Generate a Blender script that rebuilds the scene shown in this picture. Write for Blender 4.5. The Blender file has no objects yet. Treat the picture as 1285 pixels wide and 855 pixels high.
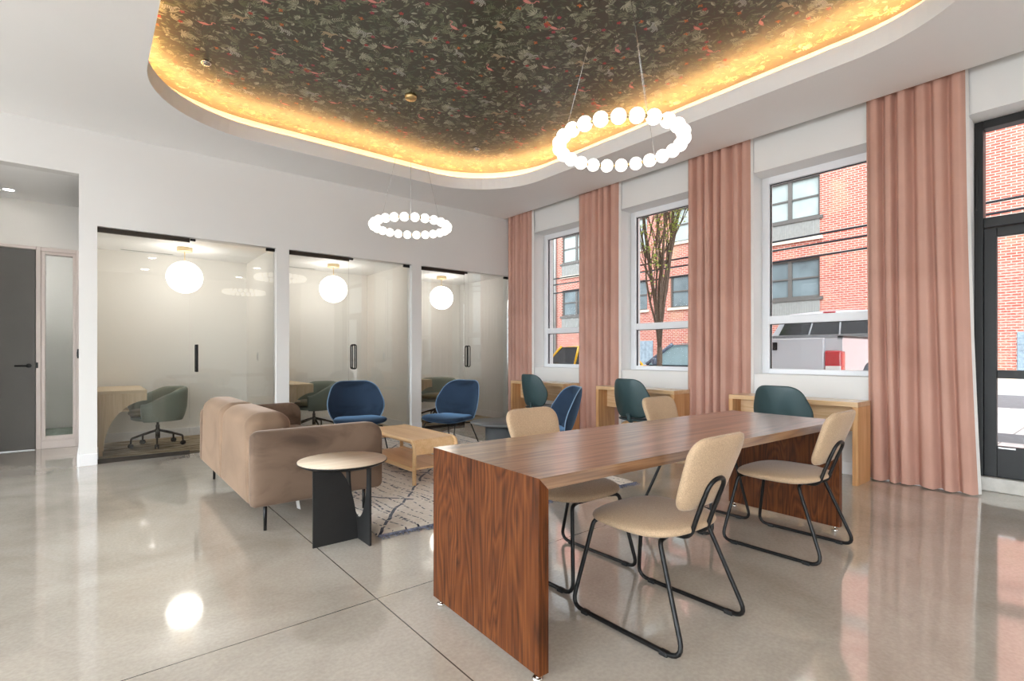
import bpy, bmesh, math, random
from mathutils import Vector, Matrix, Quaternion
random.seed(7)
PI = math.pi
S = bpy.context.scene
COL = S.collection

# ------------------------------------------------------------------ materials
MATS = {}
def lin(c):
    return tuple((x/255/12.92 if x/255 <= .04045 else ((x/255+.055)/1.055)**2.4) for x in c)
def newmat(name):
    m = bpy.data.materials.new(name); m.use_nodes = True
    MATS[name] = m
    return m, m.node_tree.nodes, m.node_tree.links, m.node_tree.nodes['Principled BSDF']
def setp(b, color=None, rough=.5, metal=0, spec=.5, sheen=0, coat=0, trans=0, ior=None, emis=None, estr=0):
    if color is not None: b.inputs['Base Color'].default_value = (*color, 1)
    b.inputs['Roughness'].default_value = rough
    b.inputs['Metallic'].default_value = metal
    b.inputs['Specular IOR Level'].default_value = spec
    b.inputs['Sheen Weight'].default_value = sheen
    b.inputs['Sheen Roughness'].default_value = .35
    b.inputs['Coat Weight'].default_value = coat; b.inputs['Coat Roughness'].default_value = .12 if coat < 1 else .2; b.inputs['Coat IOR'].default_value = 1.5 if coat < 1 else 1.85
    b.inputs['Transmission Weight'].default_value = trans
    if ior: b.inputs['IOR'].default_value = ior
    if emis:
        b.inputs['Emission Color'].default_value = (*emis, 1); b.inputs['Emission Strength'].default_value = estr
def nd(N, t, **kw):
    n = N.new(t)
    for k, v in kw.items():
        if k in n.inputs: n.inputs[k].default_value = v
        else: setattr(n, k, v)
    return n
def ramp(N, stops):
    r = N.new('ShaderNodeValToRGB'); e = r.color_ramp.elements
    while len(e) < len(stops): e.new(.5)
    for el, (p, c) in zip(e, stops):
        el.position = p; el.color = (*c, 1)
    return r
def plain(name, rgb, rough=.5, metal=0, spec=.5, sheen=0, coat=0, var=.06, vscale=6, bump=0, bscale=200):
    """plain coloured surface with a faint procedural mottling and optional bump"""
    m, N, L, b = newmat(name)
    c = lin(rgb); setp(b, c, rough, metal, spec, sheen, coat)
    tc = nd(N, 'ShaderNodeTexCoord')
    if var:
        no = nd(N, 'ShaderNodeTexNoise'); no.inputs['Scale'].default_value = vscale; no.inputs['Detail'].default_value = 4
        L.new(tc.outputs['Object'], no.inputs['Vector'])
        r = ramp(N, [(.3, tuple(x*(1-var) for x in c)), (.7, tuple(min(1, x*(1+var)) for x in c))])
        L.new(no.outputs['Fac'], r.inputs['Fac']); L.new(r.outputs['Color'], b.inputs['Base Color'])
    if bump:
        n2 = nd(N, 'ShaderNodeTexNoise'); n2.inputs['Scale'].default_value = bscale; n2.inputs['Detail'].default_value = 2
        L.new(tc.outputs['Object'], n2.inputs['Vector'])
        bp = nd(N, 'ShaderNodeBump'); bp.inputs['Strength'].default_value = bump; bp.inputs['Distance'].default_value = .002
        L.new(n2.outputs['Fac'], bp.inputs['Height']); L.new(bp.outputs['Normal'], b.inputs['Normal'])
    return m
def emit(name, rgb, strength, rough=.3):
    m, N, L, b = newmat(name)
    setp(b, (.8, .8, .8), rough, emis=rgb, estr=strength)
    return m
def fabric(name, rgb, rough=.9, sheen=.3, var=.12, weave=420):
    m, N, L, b = newmat(name); c = lin(rgb); setp(b, c, rough, 0, .2, sheen)
    tc = nd(N, 'ShaderNodeTexCoord')
    n1 = nd(N, 'ShaderNodeTexNoise'); n1.inputs['Scale'].default_value = weave; n1.inputs['Detail'].default_value = 3
    mp = nd(N, 'ShaderNodeMapping'); mp.inputs['Scale'].default_value = (1, 1, .6)
    L.new(tc.outputs['Object'], mp.inputs['Vector']); L.new(mp.outputs['Vector'], n1.inputs['Vector'])
    r = ramp(N, [(.3, tuple(x*(1-var) for x in c)), (.7, tuple(min(1, x*(1+var)) for x in c))])
    L.new(n1.outputs['Fac'], r.inputs['Fac']); L.new(r.outputs['Color'], b.inputs['Base Color'])
    bp = nd(N, 'ShaderNodeBump'); bp.inputs['Strength'].default_value = .35; bp.inputs['Distance'].default_value = .002
    L.new(n1.outputs['Fac'], bp.inputs['Height']); L.new(bp.outputs['Normal'], b.inputs['Normal'])
    return m
def velvet(name, rgb, dark, patch=2.5, sheen=.6, tint=None):
    """velvet with brushed nap marks"""
    m, N, L, b = newmat(name); c = lin(rgb); d = lin(dark); setp(b, c, .85, 0, .15, sheen)
    b.inputs['Sheen Tint'].default_value = (*lin(tint or rgb), 1)
    tc = nd(N, 'ShaderNodeTexCoord'); mp = nd(N, 'ShaderNodeMapping'); mp.inputs['Scale'].default_value = (.55, 1, 1.3)
    n1 = nd(N, 'ShaderNodeTexNoise'); n1.inputs['Scale'].default_value = patch; n1.inputs['Detail'].default_value = 5; n1.inputs['Distortion'].default_value = .8
    L.new(tc.outputs['Object'], mp.inputs['Vector']); L.new(mp.outputs['Vector'], n1.inputs['Vector'])
    r = ramp(N, [(.33, d), (.5, c), (.75, tuple(min(1, x*1.12) for x in c))])
    L.new(n1.outputs['Fac'], r.inputs['Fac']); L.new(r.outputs['Color'], b.inputs['Base Color'])
    return m
def wood(name, dark, mid, light, axis='X', rough=.4, ring=9, spec=.4, figure=1.0, coat=0, along=.09, broad=.55):
    """grain running along the object's own axis"""
    m, N, L, b = newmat(name); setp(b, lin(mid), rough, 0, spec, 0, coat)
    tc = nd(N, 'ShaderNodeTexCoord'); mp = nd(N, 'ShaderNodeMapping')
    sc = [1, 1, 1]; sc['XYZ'.index(axis)] = along
    mp.inputs['Scale'].default_value = sc
    L.new(tc.outputs['Object'], mp.inputs['Vector'])
    src = mp.outputs['Vector']
    # warp gives the cathedral figure
    w = nd(N, 'ShaderNodeTexNoise'); w.inputs['Scale'].default_value = 5; w.inputs['Detail'].default_value = 2; w.inputs['Distortion'].default_value = .4
    L.new(src, w.inputs['Vector'])
    m1 = nd(N, 'ShaderNodeMath', operation='MULTIPLY'); m1.inputs[1].default_value = ring
    L.new(w.outputs['Fac'], m1.inputs[0])
    fr = nd(N, 'ShaderNodeMath', operation='PINGPONG'); fr.inputs[1].default_value = .5
    L.new(m1.outputs[0], fr.inputs[0])
    st = nd(N, 'ShaderNodeTexNoise'); st.inputs['Scale'].default_value = 130; st.inputs['Detail'].default_value = 3
    mp2 = nd(N, 'ShaderNodeMapping'); sc2 = [1, 1, 1]; sc2['XYZ'.index(axis)] = .02; mp2.inputs['Scale'].default_value = sc2
    L.new(tc.outputs['Object'], mp2.inputs['Vector']); L.new(mp2.outputs['Vector'], st.inputs['Vector'])
    br = nd(N, 'ShaderNodeTexNoise'); br.inputs['Scale'].default_value = 9; br.inputs['Detail'].default_value = 1
    mp3 = nd(N, 'ShaderNodeMapping'); sc3 = [1, 1, 1]; sc3['XYZ'.index(axis)] = .01; mp3.inputs['Scale'].default_value = sc3
    L.new(tc.outputs['Object'], mp3.inputs['Vector']); L.new(mp3.outputs['Vector'], br.inputs['Vector'])
    acc = None
    for src_, wgt in ((fr.outputs[0], .62*figure), (st.outputs['Fac'], .75), (br.outputs['Fac'], broad)):
        q = nd(N, 'ShaderNodeMath', operation='MULTIPLY_ADD'); q.inputs[1].default_value = wgt; L.new(src_, q.inputs[0])
        if acc: L.new(acc, q.inputs[2])
        else: q.inputs[2].default_value = .155*(1-figure)+(.55-broad)*.5
        acc = q.outputs[0]
    r = ramp(N, [(.55, lin(dark)), (.80, lin(mid)), (1.0, lin(light))])
    L.new(acc, r.inputs['Fac']); L.new(r.outputs['Color'], b.inputs['Base Color'])
    bp = nd(N, 'ShaderNodeBump'); bp.inputs['Strength'].default_value = .06; bp.inputs['Distance'].default_value = .001
    L.new(st.outputs['Fac'], bp.inputs['Height']); L.new(bp.outputs['Normal'], b.inputs['Normal'])
    return m
def thin_glass(name, tint=(1, 1, 1), refl=1.0, ior=1.5):
    """architectural glass sheet: see-through with a Fresnel reflection"""
    m = bpy.data.materials.new(name); m.use_nodes = True; MATS[name] = m
    N = m.node_tree.nodes; L = m.node_tree.links; N.clear()
    o = nd(N, 'ShaderNodeOutputMaterial'); mx = nd(N, 'ShaderNodeMixShader')
    t = nd(N, 'ShaderNodeBsdfTransparent'); t.inputs['Color'].default_value = (*tint, 1)
    g = nd(N, 'ShaderNodeBsdfGlossy'); g.inputs['Roughness'].default_value = .0
    f = nd(N, 'ShaderNodeFresnel'); f.inputs['IOR'].default_value = ior
    mu = nd(N, 'ShaderNodeMath', operation='MULTIPLY', use_clamp=True); mu.inputs[1].default_value = refl
    L.new(f.outputs[0], mu.inputs[0]); L.new(mu.outputs[0], mx.inputs['Fac'])
    L.new(t.outputs[0], mx.inputs[1]); L.new(g.outputs[0], mx.inputs[2]); L.new(mx.outputs[0], o.inputs['Surface'])
    return m

M = MATS
plain('wall_paint_lit', (244, 241, 236), .6, var=.01, vscale=1.5)  # wall paint made lighter to stand in for light inside the offices
plain('wall_paint', (230, 229, 227), .6, var=.012, vscale=1.5)
plain('ceiling_paint', (247, 247, 247), .7, var=.01, vscale=1)
plain('trim_paint', (236, 235, 236), .4, var=.01)
plain('frame_blush', (225, 213, 207), .4, var=.01)
plain('window_white', (238, 239, 242), .35, var=.01)
plain('lining', (236, 232, 228), .8, var=.03)
plain('black_metal', (24, 23, 23), .42, .4, var=.1, vscale=30)
plain('black_paint', (10, 9, 10), .5, var=.1)
plain('bronze_dark', (58, 52, 46), .4, .5, var=.05)
plain('blackened_steel', (36, 35, 35), .5, .3, var=.15, vscale=9)
plain('grey_door', (92, 89, 85), .5, var=.05, vscale=3)
plain('brass', (205, 180, 130), .3, .8, var=.03)
plain('brass_pale', (226, 203, 160), .35, .3, var=.03)
plain('steel', (190, 190, 190), .25, .9, var=.03)
plain('chrome', (225, 220, 215), .12, 1, var=.0)
plain('rubber', (20, 20, 20), .7, var=.1)
plain('gasket', (40, 42, 44), .6, var=.05)
plain('teal_plastic', (50, 72, 75), .45, var=.03)
plain('dark_pad', (34, 40, 44), .85, sheen=.3, var=.05)
plain('dark_laminate', (96, 98, 100), .35, var=.05)
plain('concrete_curb', (205, 202, 196), .8, var=.1, vscale=14, bump=.4, bscale=60)
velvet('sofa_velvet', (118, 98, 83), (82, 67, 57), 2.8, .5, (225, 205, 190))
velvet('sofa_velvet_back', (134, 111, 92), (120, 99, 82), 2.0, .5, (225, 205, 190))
velvet('blue_velvet', (42, 57, 77), (29, 39, 53), 2.6, .9, (130, 170, 210))
plain('blue_piping', (120, 150, 180), .7, sheen=.5, var=.05)
velvet('pink_velvet', (198, 156, 141), (192, 150, 135), 1.0, .08, (235, 200, 190))
fabric('beige_fabric', (184, 157, 128), var=.2, weave=300)
fabric('green_fabric', (142, 150, 140), var=.08, weave=250)
fabric('green_fabric_in', (136, 128, 106), var=.08, weave=250)
wood('walnut_x_glare', (106, 72, 47), (138, 100, 70), (160, 122, 90), 'X', .3, 9, .6, 1.0, 1.0)  # tabletop walnut, lighter than the end panels, with window glare in its colour
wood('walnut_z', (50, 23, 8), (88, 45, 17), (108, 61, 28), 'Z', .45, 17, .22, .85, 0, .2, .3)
wood('oak_light_y', (210, 168, 120), (226, 186, 138), (234, 198, 154), 'Y', .4, 7, .4, .3)
wood('oak_light_x', (206, 162, 114), (226, 186, 138), (236, 202, 158), 'X', .4, 7, .4, .6)
wood('oak_light_z', (190, 140, 92), (220, 172, 118), (236, 196, 148), 'Z', .4)
wood('oak_desk_y', (200, 160, 118), (220, 184, 140), (232, 200, 160), 'Y', .35, 7, .5, .6, .7)
wood('oak_desk_z', (184, 132, 84), (206, 156, 106), (218, 174, 126), 'Z', .4, 7, .4, .6)
wood('oak_top', (202, 180, 154), (216, 196, 172), (226, 208, 188), 'X', .42, 7, .4, .5)
wood('birch_x', (216, 192, 158), (228, 206, 174), (236, 216, 188), 'X', .45, 7, .4, .5)
wood('birch_z', (206, 178, 140), (220, 194, 158), (230, 206, 174), 'Z', .45, 7, .4, .5)
thin_glass('partition_glass', (.985, .995, .99), 1.2)
thin_glass('window_glass', (.97, .985, .985), .07)
emit('bulb', (1, .93, .82), 2.6)
emit('globe_glow', (1, .94, .86), 7.0)
emit('led_warm', (1, .52, .17), 70)
emit('downlight', (1, .96, .9), 70)
plain('white_plastic', (235, 235, 233), .4, var=.0)
# outside
plain('taxi_yellow', (246, 190, 20), .25, coat=.6, var=.02)
plain('truck_white', (204, 208, 214), .25, coat=.6, var=.01)
plain('car_blue', (110, 120, 140), .22, .3, coat=.8, var=.02)
plain('car_glass', (36, 44, 50), .06, spec=.9, var=.0)
plain('windscreen', (176, 206, 214), .1, spec=.6, var=.05)  # pale colour stands in for sky reflected in the car glass
plain('tail_red', (190, 16, 26), .2, coat=.8, var=.15, vscale=25)
plain('diamond_plate', (150, 152, 154), .35, .9, var=.3, vscale=70)
plain('stone_trim', (214, 202, 184), .8, var=.06)
plain('grey_siding', (146, 146, 142), .6, var=.08, vscale=9)
plain('dark_siding', (76, 82, 88), .7, var=.15, vscale=3)
plain('window_frame_grey', (96, 92, 88), .5, var=.03)
plain('far_glass', (112, 124, 128), .12, spec=.5, var=.3, vscale=.9)
plain('far_glass_pale', (168, 178, 176), .3, spec=.3, var=.12, vscale=1.4)
plain('glass_block', (140, 156, 168), .25, spec=.8, var=.2, vscale=6)
plain('asphalt', (112, 113, 116), .9, var=.12, vscale=8)
plain('kerb', (196, 192, 186), .85, var=.06)
plain('bark', (120, 104, 90), .9, var=.25, vscale=30, bump=.5, bscale=80)
plain('leaf', (178, 196, 92), .6, var=.2, vscale=4)
plain('cable_black', (36, 38, 44), .6, var=.0)
plain('carpet_green', (128, 138, 130), .95, var=.3, vscale=14)

def mk_floor():
    m, N, L, b = newmat('polished_concrete'); setp(b, (.4, .38, .35), .09, 0, 1.0, 0, .5); b.inputs['Coat Roughness'].default_value = .03
    tc = nd(N, 'ShaderNodeTexCoord')
    n1 = nd(N, 'ShaderNodeTexNoise'); n1.inputs['Scale'].default_value = 1.1; n1.inputs['Detail'].default_value = 8; n1.inputs['Roughness'].default_value = .62; n1.inputs['Distortion'].default_value = .6
    n2 = nd(N, 'ShaderNodeTexNoise'); n2.inputs['Scale'].default_value = 60; n2.inputs['Detail'].default_value = 3
    L.new(tc.outputs['Object'], n1.inputs['Vector']); L.new(tc.outputs['Object'], n2.inputs['Vector'])
    r = ramp(N, [(.32, lin((170, 160, 148))), (.5, lin((188, 179, 167))), (.7, lin((202, 194, 183)))])
    L.new(n1.outputs['Fac'], r.inputs['Fac'])
    r2 = ramp(N, [(.35, (.93, .93, .93)), (.65, (1.05, 1.05, 1.05))]); L.new(n2.outputs['Fac'], r2.inputs['Fac'])
    mx = nd(N, 'ShaderNodeMix', data_type='RGBA', blend_type='MULTIPLY'); mx.inputs['Factor'].default_value = 1
    L.new(r.outputs['Color'], mx.inputs['A']); L.new(r2.outputs['Color'], mx.inputs['B'])
    # saw-cut joints
    sx = nd(N, 'ShaderNodeSeparateXYZ'); L.new(tc.outputs['Object'], sx.inputs[0])
    outs = []
    for ax, c in (('X', 1.085), ('Y', 2.364)):
        s = nd(N, 'ShaderNodeMath', operation='SUBTRACT'); s.inputs[1].default_value = c; L.new(sx.outputs[ax], s.inputs[0])
        a = nd(N, 'ShaderNodeMath', operation='ABSOLUTE'); L.new(s.outputs[0], a.inputs[0])
        l = nd(N, 'ShaderNodeMath', operation='LESS_THAN'); l.inputs[1].default_value = .003; L.new(a.outputs[0], l.inputs[0]); outs.append(l)
    mxx = nd(N, 'ShaderNodeMath', operation='MAXIMUM'); L.new(outs[0].outputs[0], mxx.inputs[0]); L.new(outs[1].outputs[0], mxx.inputs[1])
    m2 = nd(N, 'ShaderNodeMix', data_type='RGBA'); L.new(mxx.outputs[0], m2.inputs['Factor'])
    L.new(mx.outputs['Result'], m2.inputs['A']); m2.inputs['B'].default_value = (*lin((84, 76, 68)), 1)
    L.new(m2.outputs['Result'], b.inputs['Base Color'])
    n3 = nd(N, 'ShaderNodeTexNoise'); n3.inputs['Scale'].default_value = 2.2; n3.inputs['Detail'].default_value = 5; L.new(tc.outputs['Object'], n3.inputs['Vector'])
    mr = nd(N, 'ShaderNodeMapRange'); mr.inputs['To Min'].default_value = .04; mr.inputs['To Max'].default_value = .13
    L.new(n3.outputs['Fac'], mr.inputs['Value']); L.new(mr.outputs[0], b.inputs['Roughness'])
    n4 = nd(N, 'ShaderNodeTexNoise'); n4.inputs['Scale'].default_value = 1.6; n4.inputs['Detail'].default_value = 2; L.new(tc.outputs['Object'], n4.inputs['Vector'])
    bp = nd(N, 'ShaderNodeBump'); bp.inputs['Strength'].default_value = .12; bp.inputs['Distance'].default_value = .01
    L.new(n4.outputs['Fac'], bp.inputs['Height']); L.new(bp.outputs['Normal'], b.inputs['Normal'])
mk_floor()

def mk_brick(name, reds, mortar, pale=.0):
    m, N, L, b = newmat(name); setp(b, (.4, .2, .15), .85, 0, .3)
    tc = nd(N, 'ShaderNodeTexCoord'); sx = nd(N, 'ShaderNodeSeparateXYZ'); L.new(tc.outputs['Object'], sx.inputs[0])
    cb = nd(N, 'ShaderNodeCombineXYZ'); L.new(sx.outputs['Y'], cb.inputs['X']); L.new(sx.outputs['Z'], cb.inputs['Y'])
    br = nd(N, 'ShaderNodeTexBrick'); br.inputs['Scale'].default_value = 1
    br.inputs['Brick Width'].default_value = .24; br.inputs['Row Height'].default_value = .085; br.inputs['Mortar Size'].default_value = .011
    br.inputs['Color1'].default_value = (*lin(reds[0]), 1); br.inputs['Color2'].default_value = (*lin(reds[1]), 1); br.inputs['Mortar'].default_value = (*lin(mortar), 1)
    br.inputs['Bias'].default_value = -.1
    L.new(cb.outputs[0], br.inputs['Vector'])
    n = nd(N, 'ShaderNodeTexNoise'); n.inputs['Scale'].default_value = .7; n.inputs['Detail'].default_value = 6; L.new(tc.outputs['Object'], n.inputs['Vector'])
    r = ramp(N, [(.55, (0, 0, 0)), (.72, (1, 1, 1))]); L.new(n.outputs['Fac'], r.inputs['Fac'])
    mx = nd(N, 'ShaderNodeMix', data_type='RGBA'); mu = nd(N, 'ShaderNodeMath', operation='MULTIPLY'); mu.inputs[1].default_value = .6
    L.new(r.outputs['Color'], mu.inputs[0]); L.new(mu.outputs[0], mx.inputs['Factor']); L.new(br.outputs['Color'], mx.inputs['A']); mx.inputs['B'].default_value = (*lin(reds[2]), 1)
    L.new(mx.outputs['Result'], b.inputs['Base Color'])
mk_brick('brick', ((170, 88, 74), (188, 112, 96), (196, 160, 130)), (204, 182, 170))

def mk_paver():
    m, N, L, b = newmat('pavers'); setp(b, (.5, .5, .5), .85)
    tc = nd(N, 'ShaderNodeTexCoord'); br = nd(N, 'ShaderNodeTexBrick'); br.inputs['Scale'].default_value = 1
    br.inputs['Brick Width'].default_value = 1.2; br.inputs['Row Height'].default_value = .6; br.inputs['Mortar Size'].default_value = .012
    br.inputs['Color1'].default_value = (*lin((222, 216, 212)), 1); br.inputs['Color2'].default_value = (*lin((212, 204, 202)), 1); br.inputs['Mortar'].default_value = (*lin((150, 144, 140)), 1)
    L.new(tc.outputs['Object'], br.inputs['Vector']); L.new(br.outputs['Color'], b.inputs['Base Color'])
mk_paver()

def mk_rug():
    """cream pile with broken dark lines: wavering dashed rows and a loose diagonal lattice"""
    m, N, L, b = newmat('rug_pile'); setp(b, (.7, .65, .6), .95, 0, .1, .4)
    tc = nd(N, 'ShaderNodeTexCoord'); sx = nd(N, 'ShaderNodeSeparateXYZ')
    wob = nd(N, 'ShaderNodeTexNoise'); wob.inputs['Scale'].default_value = 2.2; wob.inputs['Detail'].default_value = 2; L.new(tc.outputs['Object'], wob.inputs['Vector'])
    off = nd(N, 'ShaderNodeVectorMath', operation='SCALE'); off.inputs['Scale'].default_value = .16; L.new(wob.outputs['Color'], off.inputs[0])
    ad = nd(N, 'ShaderNodeVectorMath', operation='ADD'); L.new(tc.outputs['Object'], ad.inputs[0]); L.new(off.outputs[0], ad.inputs[1])
    L.new(ad.outputs[0], sx.inputs[0])
    def lines(ang, period, width, dash, thr, seed):
        ca, sa = math.cos(ang), math.sin(ang)
        def comb(a, c):
            p = nd(N, 'ShaderNodeMath', operation='MULTIPLY'); p.inputs[1].default_value = a; L.new(sx.outputs['X'], p.inputs[0])
            q = nd(N, 'ShaderNodeMath', operation='MULTIPLY_ADD'); q.inputs[1].default_value = c; L.new(sx.outputs['Y'], q.inputs[0]); L.new(p.outputs[0], q.inputs[2]); return q
        u = comb(ca, sa); v = comb(-sa, ca)
        pp = nd(N, 'ShaderNodeMath', operation='PINGPONG'); pp.inputs[1].default_value = period/2; L.new(v.outputs[0], pp.inputs[0])
        lt = nd(N, 'ShaderNodeMath', operation='LESS_THAN'); lt.inputs[1].default_value = width; L.new(pp.outputs[0], lt.inputs[0])
        cv = nd(N, 'ShaderNodeCombineXYZ'); L.new(u.outputs[0], cv.inputs['X'])
        rnd = nd(N, 'ShaderNodeMath', operation='DIVIDE'); rnd.inputs[1].default_value = period; L.new(v.outputs[0], rnd.inputs[0])
        fl = nd(N, 'ShaderNodeMath', operation='ROUND'); L.new(rnd.outputs[0], fl.inputs[0])
        ml = nd(N, 'ShaderNodeMath', operation='MULTIPLY_ADD'); ml.inputs[1].default_value = 7.31; ml.inputs[2].default_value = seed; L.new(fl.outputs[0], ml.inputs[0]); L.new(ml.outputs[0], cv.inputs['Y'])
        nz = nd(N, 'ShaderNodeTexNoise'); nz.inputs['Scale'].default_value = dash; nz.inputs['Detail'].default_value = 3; L.new(cv.outputs[0], nz.inputs['Vector'])
        gt = nd(N, 'ShaderNodeMath', operation='GREATER_THAN'); gt.inputs[1].default_value = thr; L.new(nz.outputs['Fac'], gt.inputs[0])
        r = nd(N, 'ShaderNodeMath', operation='MULTIPLY'); L.new(lt.outputs[0], r.inputs[0]); L.new(gt.outputs[0], r.inputs[1]); return r
    ls = [lines(1.72, .092, .0055, 38, .50, 1.0), lines(1.66, .37, .009, 16, .50, 4.0), lines(.95, .66, .011, 9, .45, 9.0), lines(2.3, .9, .011, 9, .47, 14.0)]
    cur = ls[0]
    for l in ls[1:]:
        mm = nd(N, 'ShaderNodeMath', operation='MAXIMUM'); L.new(cur.outputs[0], mm.inputs[0]); L.new(l.outputs[0], mm.inputs[1]); cur = mm
    mx = nd(N, 'ShaderNodeMix', data_type='RGBA'); L.new(cur.outputs[0], mx.inputs['Factor'])
    n2 = nd(N, 'ShaderNodeTexNoise'); n2.inputs['Scale'].default_value = 30; L.new(tc.outputs['Object'], n2.inputs['Vector'])
    r = ramp(N, [(.3, lin((216, 204, 188))), (.7, lin((234, 224, 212)))]); L.new(n2.outputs['Fac'], r.inputs['Fac'])
    L.new(r.outputs['Color'], mx.inputs['A']); mx.inputs['B'].default_value = (*lin((52, 54, 68)), 1)
    L.new(mx.outputs['Result'], b.inputs['Base Color'])
    n3 = nd(N, 'ShaderNodeTexNoise'); n3.inputs['Scale'].default_value = 160; L.new(tc.outputs['Object'], n3.inputs['Vector'])
    bp = nd(N, 'ShaderNodeBump'); bp.inputs['Strength'].default_value = .5; bp.inputs['Distance'].default_value = .004
    L.new(n3.outputs['Fac'], bp.inputs['Height']); L.new(bp.outputs['Normal'], b.inputs['Normal'])
mk_rug()
plain('rug_fringe', (120, 122, 138), .95, var=.35, vscale=40)

def mk_carpet():
    m, N, L, b = newmat('office_carpet'); setp(b, (.3, .25, .2), .95, 0, .1)
    tc = nd(N, 'ShaderNodeTexCoord'); mp = nd(N, 'ShaderNodeMapping'); mp.inputs['Scale'].default_value = (1, 3.2, 1); L.new(tc.outputs['Object'], mp.inputs['Vector'])
    n = nd(N, 'ShaderNodeTexNoise'); n.inputs['Scale'].default_value = 3.5; n.inputs['Detail'].default_value = 6; n.inputs['Distortion'].default_value = .6; L.new(mp.outputs['Vector'], n.inputs['Vector'])
    r = ramp(N, [(.35, lin((122, 108, 88))), (.5, lin((172, 156, 132))), (.65, lin((198, 184, 162)))]); L.new(n.outputs['Fac'], r.inputs['Fac']); L.new(r.outputs['Color'], b.inputs['Base Color'])
mk_carpet()

def mk_paper():
    m, N, L, b = newmat('jungle_wallpaper'); setp(b, (.1, .1, .08), .4, 0, .9)
    a = nd(N, 'ShaderNodeVertexColor'); a.layer_name = 'print'
    L.new(a.outputs['Color'], b.inputs['Base Color'])
mk_paper()

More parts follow.
